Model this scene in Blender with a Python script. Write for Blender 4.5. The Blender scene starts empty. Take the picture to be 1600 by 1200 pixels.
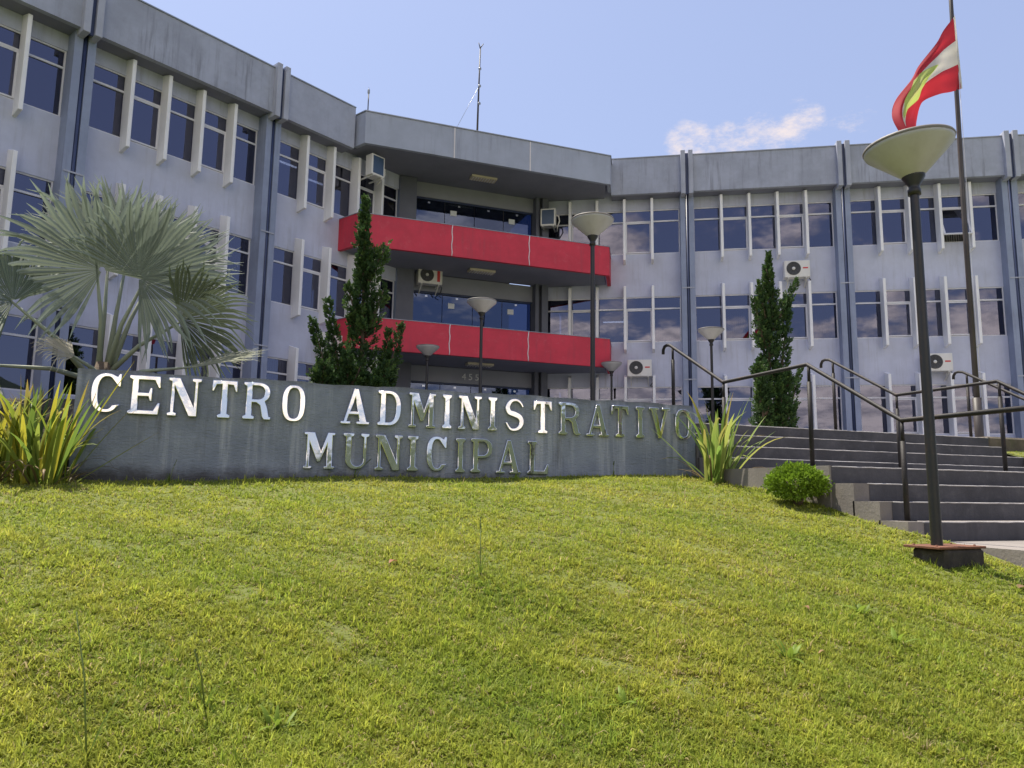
import bpy, bmesh, math, random
import numpy as np
from mathutils import Matrix, Vector
R = math.radians
random.seed(7)
rng = np.random.default_rng(11)
scene = bpy.context.scene
col = scene.collection

# ------------------------------------------------------------------ camera
cam_d = bpy.data.cameras.new('camera')
cam_d.sensor_width = 36.0
cam_d.lens = 36.0 * 1181.74 / 1600.0
cam_d.clip_start = 0.05
cam_d.clip_end = 6000
cam = bpy.data.objects.new('camera', cam_d)
col.objects.link(cam)
PITCH, ROLL, YAW = R(8.0798), R(0.786), R(20.276)
fw = Vector((math.sin(YAW) * math.cos(PITCH), math.cos(YAW) * math.cos(PITCH), math.sin(PITCH)))
r0 = Vector((math.cos(YAW), -math.sin(YAW), 0))
u0 = r0.cross(fw)
rr = math.cos(ROLL) * r0 + math.sin(ROLL) * u0
uu = -math.sin(ROLL) * r0 + math.cos(ROLL) * u0
cam.matrix_world = Matrix(((rr.x, uu.x, -fw.x, 0), (rr.y, uu.y, -fw.y, 0), (rr.z, uu.z, -fw.z, 0), (0, 0, 0, 1)))
scene.camera = cam

# ------------------------------------------------------------------ light, sky, exposure
SUN_EL, SUN_AZ = R(66), R(-28)          # azimuth clockwise from +Y; the sun stands behind the left wing
sd = Vector((math.sin(SUN_AZ) * math.cos(SUN_EL), math.cos(SUN_AZ) * math.cos(SUN_EL), math.sin(SUN_EL)))
sun_l = bpy.data.lights.new('sun', 'SUN')
sun_l.energy = 4.8
sun_l.angle = R(0.6)
sun_l.color = (1.0, 0.93, 0.80)
sun_o = bpy.data.objects.new('sun', sun_l)
sun_o.rotation_euler = (-sd).to_track_quat('-Z', 'Y').to_euler()
sun_o.location = (0, 0, 40)
col.objects.link(sun_o)

world = bpy.data.worlds.new('World')
scene.world = world
world.use_nodes = True
wn, wl = world.node_tree.nodes, world.node_tree.links
wn.clear()
w_out = wn.new('ShaderNodeOutputWorld')
w_bg = wn.new('ShaderNodeBackground')
w_bg.inputs['Strength'].default_value = 0.15
wl.new(w_bg.outputs[0], w_out.inputs[0])
sky = wn.new('ShaderNodeTexSky')
sky.sky_type = 'NISHITA'
sky.sun_disc = False
sky.sun_elevation = SUN_EL
sky.sun_rotation = SUN_AZ
sky.altitude = 600
sky.air_density = 1.2
sky.dust_density = 2.0
sky.ozone_density = 2.0


def wmath(op, a, b=None, c=None, clamp=False):
    n = wn.new('ShaderNodeMath'); n.operation = op; n.use_clamp = clamp
    for i, v in enumerate((a, b, c)):
        if v is None: continue
        if isinstance(v, (int, float)): n.inputs[i].default_value = v
        else: wl.new(v, n.inputs[i])
    return n.outputs[0]


def wvec(op, a, b=None):
    n = wn.new('ShaderNodeVectorMath'); n.operation = op
    for i, v in enumerate((a, b)):
        if v is None: continue
        if isinstance(v, tuple): n.inputs[i].default_value = v
        else: wl.new(v, n.inputs[i])
    return n.outputs['Value'] if op == 'DOT_PRODUCT' else n.outputs['Vector']


tc = wn.new('ShaderNodeTexCoord')
dirv = wvec('NORMALIZE', tc.outputs['Generated'])
sx = wn.new('ShaderNodeSeparateXYZ'); wl.new(dirv, sx.inputs[0])
zc = wmath('MAXIMUM', sx.outputs[2], 0.0)
den = wmath('ADD', zc, 0.22)
cx = wn.new('ShaderNodeCombineXYZ')
wl.new(wmath('DIVIDE', sx.outputs[0], den), cx.inputs[0])
wl.new(wmath('DIVIDE', sx.outputs[1], den), cx.inputs[1])
wl.new(wmath('MULTIPLY', sx.outputs[2], 1.6), cx.inputs[2])


def wnoise(scale, detail, rough, off):
    n = wn.new('ShaderNodeTexNoise')
    n.inputs['Scale'].default_value = scale
    n.inputs['Detail'].default_value = detail
    n.inputs['Roughness'].default_value = rough
    wl.new(wvec('ADD', cx.outputs[0], off), n.inputs['Vector'])
    return n.outputs[0]


def wramp(v, a, b):
    n = wn.new('ShaderNodeMapRange'); n.interpolation_type = 'SMOOTHSTEP'
    wl.new(v, n.inputs[0])
    n.inputs[1].default_value = a; n.inputs[2].default_value = b
    return n.outputs[0]


big = wnoise(1.15, 8, 0.62, (3.1, 1.7, 0.4))
fine = wnoise(7.5, 9, 0.68, (8.3, 2.2, 5.0))
# cumulus banks stand over the valley on the open side, the sky over the building is almost clear
side = wramp(wvec('DOT_PRODUCT', dirv, (-0.36, -0.93, 0.0)), 0.45, 0.85)
cum = wmath('MULTIPLY', wramp(big, 0.475, 0.545), side)
CLOUD = (((0.541, 0.732, 0.414), 2.8, 1.0), ((0.573, 0.703, 0.421), 3.0, 0.95), ((0.603, 0.668, 0.436), 2.5, 0.85), ((0.600, 0.692, 0.402), 3.2, 0.95), ((0.648, 0.632, 0.424), 3.4, 0.62), ((0.032, 0.849, 0.528), 1.5, 0.16))
# the small sunlit cloud above the right wing and two wisps
def blob(d, inner, outer):
    return wramp(wvec('DOT_PRODUCT', dirv, d), math.cos(R(outer)), math.cos(R(inner)))
loc = wmath('MULTIPLY', blob((0.511, 0.752, 0.417), 0.2, 2.4), 0.9)
for d_, ro, k_ in CLOUD:
    loc = wmath('MAXIMUM', loc, wmath('MULTIPLY', blob(d_, 0.2, ro), k_))
wisp = wnoise(6.0, 12, 0.74, (2.3, 7.2, 1.0))
loc = wmath('MULTIPLY', wramp(wmath('ADD', wmath('MULTIPLY', wmath('SUBTRACT', wisp, 0.5), 4.2), wmath('MULTIPLY', wmath('SUBTRACT', loc, 0.55), 1.25)), 0.0, 1.15), wramp(loc, 0.0, 0.35))
clo = wmath('MAXIMUM', cum, loc, clamp=True)
veil = wmath('ADD', wmath('MULTIPLY', wramp(sx.outputs[2], 0.60, 0.05), 0.10), 0.66)
mixv = wn.new('ShaderNodeMix'); mixv.data_type = 'RGBA'
wl.new(veil, mixv.inputs[0]); wl.new(sky.outputs[0], mixv.inputs[6])
mixv.inputs[7].default_value = (1.62, 1.80, 2.78, 1)
mixc = wn.new('ShaderNodeMix'); mixc.data_type = 'RGBA'
wl.new(clo, mixc.inputs[0]); wl.new(mixv.outputs[2], mixc.inputs[6])
shade = wn.new('ShaderNodeMix'); shade.data_type = 'RGBA'
wl.new(wramp(fine, 0.35, 0.62), shade.inputs[0])
shade.inputs[6].default_value = (4.2, 3.8, 3.7, 1)
shade.inputs[7].default_value = (9.6, 8.2, 6.9, 1)
near = wn.new('ShaderNodeMix'); near.data_type = 'RGBA'
wl.new(side, near.inputs[0]); near.inputs[6].default_value = (3.7, 3.3, 3.3, 1); wl.new(shade.outputs[2], near.inputs[7])
wl.new(near.outputs[2], mixc.inputs[7])
wl.new(mixc.outputs[2], w_bg.inputs['Color'])

scene.view_settings.view_transform = 'Standard'
scene.view_settings.look = 'None'
scene.view_settings.exposure = 0.75
scene.view_settings.gamma = 1.0
scene.view_settings.use_curve_mapping = False
scene.cycles.max_bounces = 7
scene.cycles.transparent_max_bounces = 12
scene.cycles.use_denoising = True
scene.cycles.sample_clamp_indirect = 6


# ------------------------------------------------------------------ material helpers
def new_mat(name):
    m = bpy.data.materials.new(name)
    m.use_nodes = True
    return m, m.node_tree.nodes, m.node_tree.links, m.node_tree.nodes['Principled BSDF']


def _noise(nt, scale, detail=5, rough=0.6, stretch=(1, 1, 1), coord='Object'):
    N, L = nt.nodes, nt.links
    t = N.new('ShaderNodeTexCoord'); mp = N.new('ShaderNodeMapping'); n = N.new('ShaderNodeTexNoise')
    mp.inputs['Scale'].default_value = stretch
    L.new(t.outputs[coord], mp.inputs[0]); L.new(mp.outputs[0], n.inputs['Vector'])
    n.inputs['Scale'].default_value = scale; n.inputs['Detail'].default_value = detail
    n.inputs['Roughness'].default_value = rough
    return n.outputs[0]


def _map(nt, v, a, b, c=0.0, d=1.0):
    n = nt.nodes.new('ShaderNodeMapRange'); n.interpolation_type = 'SMOOTHSTEP'
    nt.links.new(v, n.inputs[0])
    for i, x in enumerate((a, b, c, d)): n.inputs[i + 1].default_value = x
    return n.outputs[0]


def _mix(nt, f, a, b):
    n = nt.nodes.new('ShaderNodeMix'); n.data_type = 'RGBA'
    if isinstance(f, (int, float)): n.inputs[0].default_value = f
    else: nt.links.new(f, n.inputs[0])
    for i, c in ((6, a), (7, b)):
        if isinstance(c, tuple): n.inputs[i].default_value = (*c[:3], 1)
        else: nt.links.new(c, n.inputs[i])
    return n.outputs[2]


def _mul(nt, a, b):
    n = nt.nodes.new('ShaderNodeMath'); n.operation = 'MULTIPLY'
    for i, v in enumerate((a, b)):
        if isinstance(v, (int, float)): n.inputs[i].default_value = v
        else: nt.links.new(v, n.inputs[i])
    return n.outputs[0]


def paint(name, c, rough=0.7, var=0.12, streak=None, streak_amt=0.5, dirt=None, dirt_amt=0.0, bump=0.15, bscale=60, metallic=0.0,
          coord='Object', nscale=1.3, spec=0.5):
    m, N, L, b = new_mat(name)
    nt = m.node_tree
    base = _mix(nt, _map(nt, _noise(nt, nscale, 6, 0.65, coord=coord), 0.3, 0.7), tuple(x * (1 - var) for x in c), tuple(min(1, x * (1 + var)) for x in c))
    if streak:
        s = _noise(nt, 3.2, 6, 0.7, (2.3, 2.3, 0.15), coord)
        g = _noise(nt, 0.55, 3, 0.5, coord=coord)
        base = _mix(nt, _mul(nt, _mul(nt, _map(nt, s, 0.48, 0.72), _map(nt, g, 0.35, 0.62)), streak_amt), base, streak)
    if dirt:
        d = _noise(nt, 5.0, 8, 0.75, coord=coord)
        base = _mix(nt, _mul(nt, _map(nt, d, 0.52, 0.75), dirt_amt), base, dirt)
    L.new(base, b.inputs['Base Color'])
    b.inputs['Roughness'].default_value = rough
    b.inputs['Metallic'].default_value = metallic
    b.inputs['Specular IOR Level'].default_value = spec
    if bump:
        bn = N.new('ShaderNodeBump'); bn.inputs['Strength'].default_value = bump
        bn.inputs['Distance'].default_value = 0.01
        L.new(_noise(nt, bscale, 4, 0.6, coord=coord), bn.inputs['Height'])
        L.new(bn.outputs[0], b.inputs['Normal'])
    return m


M = {}
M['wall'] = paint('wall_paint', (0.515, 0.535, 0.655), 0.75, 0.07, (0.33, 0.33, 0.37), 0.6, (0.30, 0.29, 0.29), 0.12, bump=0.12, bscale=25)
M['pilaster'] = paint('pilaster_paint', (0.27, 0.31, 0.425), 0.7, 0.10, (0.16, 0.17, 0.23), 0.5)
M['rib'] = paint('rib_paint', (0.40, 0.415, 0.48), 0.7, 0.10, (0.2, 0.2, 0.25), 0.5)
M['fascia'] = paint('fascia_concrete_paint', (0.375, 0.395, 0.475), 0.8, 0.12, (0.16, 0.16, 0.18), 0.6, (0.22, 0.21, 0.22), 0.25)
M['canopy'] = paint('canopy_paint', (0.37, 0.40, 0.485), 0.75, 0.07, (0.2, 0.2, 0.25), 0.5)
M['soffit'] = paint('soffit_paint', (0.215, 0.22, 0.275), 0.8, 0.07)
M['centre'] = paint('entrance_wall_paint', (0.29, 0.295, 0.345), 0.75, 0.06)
M['red'] = paint('red_paint', (0.58, 0.034, 0.064), 0.65, 0.10, (0.36, 0.05, 0.07), 0.7, (0.60, 0.16, 0.17), 0.35, bump=0.08)
M['white_seam'] = paint('white_sealant', (0.70, 0.66, 0.66), 0.6, 0.05)
M['flash'] = paint('metal_flashing', (0.30, 0.32, 0.36), 0.45, 0.1, metallic=0.3)
M['fin'] = paint('white_fin_paint', (0.85, 0.84, 0.84), 0.6, 0.05, (0.62, 0.60, 0.56), 0.4)
M['frame'] = paint('aluminium_frame', (0.72, 0.71, 0.74), 0.4, 0.05, bump=0)
M['navy'] = paint('navy_pipe', (0.035, 0.05, 0.115), 0.45, 0.2, bump=0)
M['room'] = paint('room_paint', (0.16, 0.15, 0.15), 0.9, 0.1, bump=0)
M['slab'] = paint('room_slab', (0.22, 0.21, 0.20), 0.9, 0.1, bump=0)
M['blind'] = paint('blind_fabric', (0.46, 0.42, 0.44), 0.8, 0.08, bump=0)
M['acw'] = paint('ac_casing', (0.72, 0.70, 0.66), 0.5, 0.05, (0.45, 0.40, 0.34), 0.4, bump=0)
M['acg'] = paint('ac_fan_shadow', (0.10, 0.10, 0.105), 0.7, 0.2, bump=0)
M['coil'] = paint('ac_coil', (0.05, 0.085, 0.15), 0.4, 0.15, bump=0)
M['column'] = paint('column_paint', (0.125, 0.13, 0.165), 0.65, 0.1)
M['acd'] = paint('ac_grille', (0.045, 0.045, 0.05), 0.6, 0.1, bump=0)
M['acred'] = paint('ac_label_red', (0.60, 0.05, 0.05), 0.5, 0.05, bump=0)
M['paper'] = paint('paper', (0.8, 0.8, 0.8), 0.7, 0.03, bump=0)
M['steel'] = paint('stainless', (0.7, 0.7, 0.72), 0.25, 0.05, metallic=1.0, bump=0)
M['fixture'] = paint('lamp_fixture', (0.62, 0.55, 0.42), 0.6, 0.08, bump=0)
M['black'] = paint('black_metal_paint', (0.018, 0.017, 0.018), 0.42, 0.25, (0.07, 0.05, 0.04), 0.35, (0.16, 0.06, 0.03), 0.25, bump=0.1, coord='Object')
M['rail'] = paint('rail_paint', (0.024, 0.021, 0.021), 0.6, 0.25, None, 0, (0.14, 0.06, 0.03), 0.35, bump=0.15, spec=0.3)
M['polem'] = paint('flagpole_paint', (0.048, 0.04, 0.038), 0.55, 0.3, (0.20, 0.19, 0.18), 0.45, (0.16, 0.08, 0.04), 0.5, bump=0.08)
M['rust'] = paint('rusty_plate', (0.16, 0.065, 0.035), 0.85, 0.35, None, 0, (0.05, 0.03, 0.02), 0.6, bump=0.4)
M['block'] = paint('mossy_concrete', (0.05, 0.042, 0.034), 0.95, 0.4, None, 0, (0.24, 0.23, 0.21), 0.45, bump=0.5, nscale=5)
M['concrete'] = paint('raw_concrete', (0.225, 0.20, 0.18), 0.88, 0.16, (0.2, 0.17, 0.15), 0.5, (0.15, 0.13, 0.11), 0.35, bump=0.4, bscale=40)
M['step'] = paint('step_concrete', (0.17, 0.165, 0.17), 0.85, 0.2, None, 0, (0.34, 0.32, 0.30), 0.4, bump=0.4, bscale=35)
M['riser'] = paint('dark_riser_paint', (0.062, 0.060, 0.066), 0.75, 0.25, (0.10, 0.095, 0.10), 0.5, (0.15, 0.14, 0.135), 0.4, bump=0.35, bscale=30, nscale=2.5)
M['nosing'] = paint('worn_nosing', (0.42, 0.40, 0.39), 0.8, 0.3, None, 0, (0.10, 0.10, 0.11), 0.85, bump=0.3, nscale=4)
M['paving'] = paint('paving', (0.27, 0.26, 0.25), 0.85, 0.15, None, 0, (0.15, 0.14, 0.12), 0.3, bump=0.3)
M['bark'] = paint('bark', (0.12, 0.085, 0.055), 0.9, 0.3, bump=0.6, bscale=30)
M['kerb'] = paint('mossy_kerb', (0.13, 0.105, 0.075), 0.95, 0.3, None, 0, (0.07, 0.09, 0.03), 0.7, bump=0.6, nscale=4)


def sign_plaster():
    m, N, L, b = new_mat('sign_plaster')
    nt = m.node_tree
    base = _mix(nt, _map(nt, _noise(nt, 1.6, 7, 0.7), 0.3, 0.7), (0.200, 0.226, 0.275), (0.290, 0.320, 0.372))
    s = _noise(nt, 3.4, 5, 0.65, (2.2, 1.0, 0.10))
    base = _mix(nt, _mul(nt, _map(nt, s, 0.48, 0.70), 0.75), base, (0.47, 0.49, 0.53))
    s2 = _noise(nt, 2.6, 5, 0.7, (2.6, 1.0, 0.35))
    base = _mix(nt, _mul(nt, _map(nt, s2, 0.53, 0.75), 0.55), base, (0.11, 0.11, 0.115))
    t = N.new('ShaderNodeTexCoord'); sp = N.new('ShaderNodeSeparateXYZ'); L.new(t.outputs['Object'], sp.inputs[0])
    # splashed soil and algae along the foot, a dark rain line along the top: ragged stains
    e = N.new('ShaderNodeMath'); e.operation = 'MULTIPLY_ADD'
    L.new(_noise(nt, 3.0, 7, 0.7), e.inputs[0]); e.inputs[1].default_value = -0.34; L.new(sp.outputs[2], e.inputs[2])
    foot = _map(nt, e.outputs[0], 0.08, -0.10)
    base = _mix(nt, _mul(nt, foot, 0.85), base, (0.050, 0.040, 0.034))
    e2 = N.new('ShaderNodeMath'); e2.operation = 'MULTIPLY_ADD'
    L.new(_noise(nt, 4.0, 6, 0.7), e2.inputs[0]); e2.inputs[1].default_value = 0.16; L.new(sp.outputs[2], e2.inputs[2])
    top = _map(nt, e2.outputs[0], 1.12, 1.24)
    base = _mix(nt, _mul(nt, top, 0.45), base, (0.075, 0.07, 0.066))
    L.new(base, b.inputs['Base Color']); b.inputs['Roughness'].default_value = 0.82
    bn = N.new('ShaderNodeBump'); bn.inputs['Strength'].default_value = 1.0; bn.inputs['Distance'].default_value = 0.022
    L.new(_noise(nt, 16, 8, 0.72, (1, 1, 2.6)), bn.inputs['Height']); L.new(bn.outputs[0], b.inputs['Normal'])
    return m


M['sign'] = sign_plaster()


def chrome():
    m, N, L, b = new_mat('polished_steel')
    nt = m.node_tree
    c = _mix(nt, _map(nt, _noise(nt, 9, 6, 0.7), 0.55, 0.80), (0.80, 0.80, 0.79), (0.62, 0.57, 0.52))
    L.new(c, b.inputs['Base Color'])
    b.inputs['Metallic'].default_value = 1.0
    L.new(_map(nt, _noise(nt, 7, 6, 0.7), 0.45, 0.8, 0.05, 0.14), b.inputs['Roughness'])
    bn = N.new('ShaderNodeBump'); bn.inputs['Strength'].default_value = 0.25; bn.inputs['Distance'].default_value = 0.010
    L.new(_noise(nt, 3.5, 3, 0.5), bn.inputs['Height']); L.new(bn.outputs[0], b.inputs['Normal'])
    return m


M['chrome'] = chrome()


def glass(name, tint, refl, base_r):
    m, N, L, b = new_mat(name)
    nt = m.node_tree
    N.remove(b)
    out = N['Material Output']
    gl = N.new('ShaderNodeBsdfGlossy'); gl.inputs['Color'].default_value = (*refl, 1); gl.inputs['Roughness'].default_value = 0.01
    tr = N.new('ShaderNodeBsdfTransparent'); tr.inputs['Color'].default_value = (*tint, 1)
    fr = N.new('ShaderNodeFresnel'); fr.inputs['IOR'].default_value = 1.5
    ad = N.new('ShaderNodeMath'); ad.operation = 'ADD'; ad.use_clamp = True
    L.new(fr.outputs[0], ad.inputs[0]); ad.inputs[1].default_value = base_r
    mx = N.new('ShaderNodeMixShader')
    L.new(ad.outputs[0], mx.inputs[0]); L.new(tr.outputs[0], mx.inputs[1]); L.new(gl.outputs[0], mx.inputs[2])
    bn = N.new('ShaderNodeBump'); bn.inputs['Strength'].default_value = 0.06; bn.inputs['Distance'].default_value = 0.02
    L.new(_noise(nt, 1.1, 2, 0.4), bn.inputs['Height']); L.new(bn.outputs[0], gl.inputs['Normal'])
    L.new(mx.outputs[0], out.inputs[0])
    return m


M['glass'] = glass('tinted_window_glass', (0.24, 0.27, 0.36), (0.64, 0.66, 0.86), 0.13)
M['glass_dark'] = glass('dark_blue_glass', (0.10, 0.14, 0.24), (0.50, 0.62, 0.95), 0.08)


def emit(name, c, s):
    m, N, L, b = new_mat(name)
    b.inputs['Emission Color'].default_value = (*c, 1); b.inputs['Emission Strength'].default_value = s
    b.inputs['Base Color'].default_value = (0.8, 0.8, 0.8, 1)
    return m


M['tube'] = emit('fluorescent_tube', (1.0, 0.95, 0.80), 2.2)


def shade_mat():
    m, N, L, b = new_mat('aged_acrylic')
    nt = m.node_tree
    c = _mix(nt, _map(nt, _noise(nt, 5, 5, 0.6, (1, 1, 0.5)), 0.3, 0.75), (0.55, 0.54, 0.555), (0.47, 0.455, 0.455))
    L.new(c, b.inputs['Base Color']); b.inputs['Roughness'].default_value = 0.4
    tl = N.new('ShaderNodeBsdfTranslucent'); L.new(c, tl.inputs[0])
    mx = N.new('ShaderNodeMixShader'); mx.inputs[0].default_value = 0.15
    L.new(b.outputs[0], mx.inputs[1]); L.new(tl.outputs[0], mx.inputs[2]); L.new(mx.outputs[0], N['Material Output'].inputs[0])
    return m


M['shade'] = shade_mat()
M['lid'] = paint('lamp_lid', (0.20, 0.18, 0.16), 0.6, 0.2)


def leafmat(name, attr=True, c=(0.08, 0.14, 0.03), rough=0.5, trans=0.35, var=0.25, spec=0.4):
    """foliage: colour from the per-leaf attribute 'tone' times noise; part of the light passes through the blade"""
    m, N, L, b = new_mat(name)
    nt = m.node_tree
    if attr:
        a = N.new('ShaderNodeAttribute'); a.attribute_name = 'tone'
        colr = a.outputs['Color']
    else:
        colr = _mix(nt, _map(nt, _noise(nt, 9, 4, 0.6), 0.3, 0.7), tuple(x * (1 - var) for x in c), tuple(x * (1 + var) for x in c))
    L.new(colr, b.inputs['Base Color']); b.inputs['Roughness'].default_value = rough
    b.inputs['Specular IOR Level'].default_value = spec
    tl = N.new('ShaderNodeBsdfTranslucent'); L.new(colr, tl.inputs[0])
    mx = N.new('ShaderNodeMixShader'); mx.inputs[0].default_value = trans
    L.new(b.outputs[0], mx.inputs[1]); L.new(tl.outputs[0], mx.inputs[2]); L.new(mx.outputs[0], N['Material Output'].inputs[0])
    return m


M['grass'] = leafmat('grass_blades', rough=0.55, trans=0.55, spec=0.25)
M['foliage'] = leafmat('foliage', rough=0.6, trans=0.25, spec=0.25)
M['strap'] = leafmat('strap_leaf', rough=0.5, trans=0.5, spec=0.28)
M['palm'] = leafmat('palm_leaf', rough=0.62, trans=0.22, spec=0.3)


def ground_mat(name, c1, c2, c3, bump=0.6):
    m, N, L, b = new_mat(name)
    nt = m.node_tree
    base = _mix(nt, _map(nt, _noise(nt, 1.1, 6, 0.7), 0.35, 0.65), c1, c2)
    base = _mix(nt, _map(nt, _noise(nt, 12, 7, 0.75), 0.52, 0.72), base, c3)
    L.new(base, b.inputs['Base Color']); b.inputs['Roughness'].default_value = 0.95
    bn = N.new('ShaderNodeBump'); bn.inputs['Strength'].default_value = bump; bn.inputs['Distance'].default_value = 0.03
    L.new(_noise(nt, 26, 8, 0.75), bn.inputs['Height']); L.new(bn.outputs[0], b.inputs['Normal'])
    return m


M['turf'] = ground_mat('turf_soil', (0.115, 0.14, 0.024), (0.15, 0.165, 0.032), (0.13, 0.10, 0.05))
M['soil'] = ground_mat('soil', (0.035, 0.028, 0.018), (0.05, 0.04, 0.025), (0.03, 0.045, 0.012))
M['field'] = ground_mat('far_grass', (0.07, 0.10, 0.025), (0.10, 0.12, 0.035), (0.13, 0.11, 0.06), 0.2)
M['hill'] = ground_mat('hill_wood', (0.014, 0.028, 0.010), (0.032, 0.046, 0.018), (0.06, 0.05, 0.032), 1.0)


# ------------------------------------------------------------------ mesh and object helpers
WM = {}          # world matrix of every object made here


class MB:
    """collects boxes, tubes and polygons into one mesh"""
    def __init__(self): self.v = []; self.f = []; self.smooth = []

    def add(self, verts, faces, smooth=False, mat=None):
        o = len(self.v)
        self.v += [tuple(mat @ Vector(p)) if mat is not None else tuple(p) for p in verts]
        self.f += [tuple(i + o for i in q) for q in faces]
        self.smooth += [smooth] * len(faces)
        return self

    def box(self, x0, x1, y0, y1, z0, z1, mat=None):
        return self.add([(x0, y0, z0), (x1, y0, z0), (x1, y1, z0), (x0, y1, z0), (x0, y0, z1), (x1, y0, z1), (x1, y1, z1), (x0, y1, z1)],
                        [(0, 3, 2, 1), (4, 5, 6, 7), (0, 1, 5, 4), (1, 2, 6, 5), (2, 3, 7, 6), (3, 0, 4, 7)], mat=mat)

    def prism(self, poly, z0, z1):
        n = len(poly)
        return self.add([(x, y, z0) for x, y in poly] + [(x, y, z1) for x, y in poly],
                        [tuple(range(n))[::-1], tuple(range(n, 2 * n))] + [(i, (i + 1) % n, n + (i + 1) % n, n + i) for i in range(n)])

    def lathe(self, prof, n=24, mat=None, smooth=True):
        v = []; f = []
        for r, z in prof:
            for k in range(n):
                a = 2 * math.pi * k / n
                v.append((r * math.cos(a), r * math.sin(a), z))
        for i in range(len(prof) - 1):
            for k in range(n):
                f.append((i * n + k, i * n + (k + 1) % n, (i + 1) * n + (k + 1) % n, (i + 1) * n + k))
        return self.add(v, f, smooth, mat)

    def tube(self, pts, rad, n=10, cap=True):
        pts = [Vector(p) for p in pts]
        if isinstance(rad, (int, float)): rad = [rad] * len(pts)
        v = []; f = []
        prev = None
        for i, p in enumerate(pts):
            d = (pts[min(i + 1, len(pts) - 1)] - pts[max(i - 1, 0)]).normalized()
            if prev is None:
                a = Vector((0, 0, 1)) if abs(d.z) < 0.9 else Vector((1, 0, 0))
                x = d.cross(a).normalized()
            else:
                x = (prev - d * prev.dot(d)).normalized()
            prev = x; y = d.cross(x)
            for k in range(n):
                a = 2 * math.pi * k / n
                v.append(p + (x * math.cos(a) + y * math.sin(a)) * rad[i])
        for i in range(len(pts) - 1):
            for k in range(n):
                f.append((i * n + k, i * n + (k + 1) % n, (i + 1) * n + (k + 1) % n, (i + 1) * n + k))
        self.add(v, f, True)
        if cap:
            o = len(self.v) - len(v)
            self.f.append(tuple(o + k for k in range(n))[::-1]); self.smooth.append(False)
            self.f.append(tuple(o + (len(pts) - 1) * n + k for k in range(n))); self.smooth.append(False)
        return self

    def mesh(self, name, mat, bevel=0.0):
        me = bpy.data.meshes.new(name)
        me.from_pydata(self.v, [], self.f)
        me.polygons.foreach_set('use_smooth', self.smooth)
        if bevel:
            bm = bmesh.new(); bm.from_mesh(me)
            bmesh.ops.bevel(bm, geom=bm.edges[:], offset=bevel, segments=1, affect='EDGES', clamp_overlap=True)
            bm.to_mesh(me); bm.free()
        me.materials.append(mat)
        me.update()
        return me


def put(name, me, parent=None, world=None, label=None, cat=None, group=None, kind=None):
    """link a mesh (or None = Empty) at a world matrix under a parent"""
    o = bpy.data.objects.new(name, me)
    col.objects.link(o)
    world = world if world is not None else Matrix.Identity(4)
    if parent is not None:
        o.parent = parent
        o.matrix_basis = WM[parent] .inverted() @ world
    else:
        o.matrix_basis = world
    WM[o] = world
    if label: o['label'] = label
    if cat: o['category'] = cat
    if group: o['group'] = group
    if kind: o['kind'] = kind
    return o


def T(x, y, z): return Matrix.Translation((x, y, z))
def RZ(a): return Matrix.Rotation(a, 4, 'Z')


def fast_mesh(name, verts, quads, tris, mat, tone=None, smooth=True):
    """big mesh from numpy arrays; tone = per-vertex colour"""
    me = bpy.data.meshes.new(name)
    nq, ntr = len(quads), len(tris)
    me.vertices.add(len(verts)); me.vertices.foreach_set('co', np.asarray(verts, np.float32).ravel())
    loops = np.concatenate([np.asarray(quads, np.int32).ravel(), np.asarray(tris, np.int32).ravel()])
    me.loops.add(len(loops)); me.loops.foreach_set('vertex_index', loops)
    tot = np.concatenate([np.full(nq, 4, np.int32), np.full(ntr, 3, np.int32)])
    st = np.concatenate([[0], np.cumsum(tot)[:-1]]).astype(np.int32)
    me.polygons.add(nq + ntr); me.polygons.foreach_set('loop_start', st); me.polygons.foreach_set('loop_total', tot)
    me.polygons.foreach_set('use_smooth', np.full(nq + ntr, smooth, bool))
    if tone is not None:
        a = me.color_attributes.new('tone', 'FLOAT_COLOR', 'POINT')
        c = np.ones((len(verts), 4), np.float32); c[:, :3] = tone
        a.data.foreach_set('color', c.ravel())
    me.materials.append(mat)
    me.update(); me.validate()
    return me


# ------------------------------------------------------------------ terrain
def curve(xs, ys, x):
    return np.interp(x, xs, ys)


_Y = [-40, -8, -4, 0, 2.5, 4.3, 5.0, 5.6, 6.1, 7.0, 8.4, 9.0]
_R = [-2.0, -2.0, -1.85, -1.5, -0.90, -0.47, -0.32, -0.22, -0.12, 0.06, 0.22, 0.24]
_L = [-2.0, -2.0, -1.85, -1.5, -0.95, -0.56, -0.44, -0.34, -0.27, -0.13, 0.075, 0.10]


def lawn_z(x, y):
    x = np.asarray(x, float); y = np.asarray(y, float)
    f = np.clip((x + 1.4) / 7.0, 0, 1)
    f = f * f * (3 - 2 * f)
    z = curve(_Y, _L, y) * (1 - f) + curve(_Y, _R, y) * f
    return z + 0.012 * np.sin(1.9 * x + 0.7 * y) + 0.010 * np.sin(3.3 * y - 1.4 * x + 1.0) + 0.006 * np.sin(7.1 * x + 5.3 * y)


def grid(name, x0, x1, nx, y0, y1, ny, zf, mat, kind='structure'):
    xs = np.linspace(x0, x1, nx); ys = np.linspace(y0, y1, ny)
    X, Y = np.meshgrid(xs, ys)
    V = np.stack([X.ravel(), Y.ravel(), zf(X, Y).ravel()], 1)
    i = np.arange(nx * ny).reshape(ny, nx)
    Q = np.stack([i[:-1, :-1].ravel(), i[:-1, 1:].ravel(), i[1:, 1:].ravel(), i[1:, :-1].ravel()], 1)
    return put(name, fast_mesh(name, V, Q, np.zeros((0, 3), int), mat), kind=kind)


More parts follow.
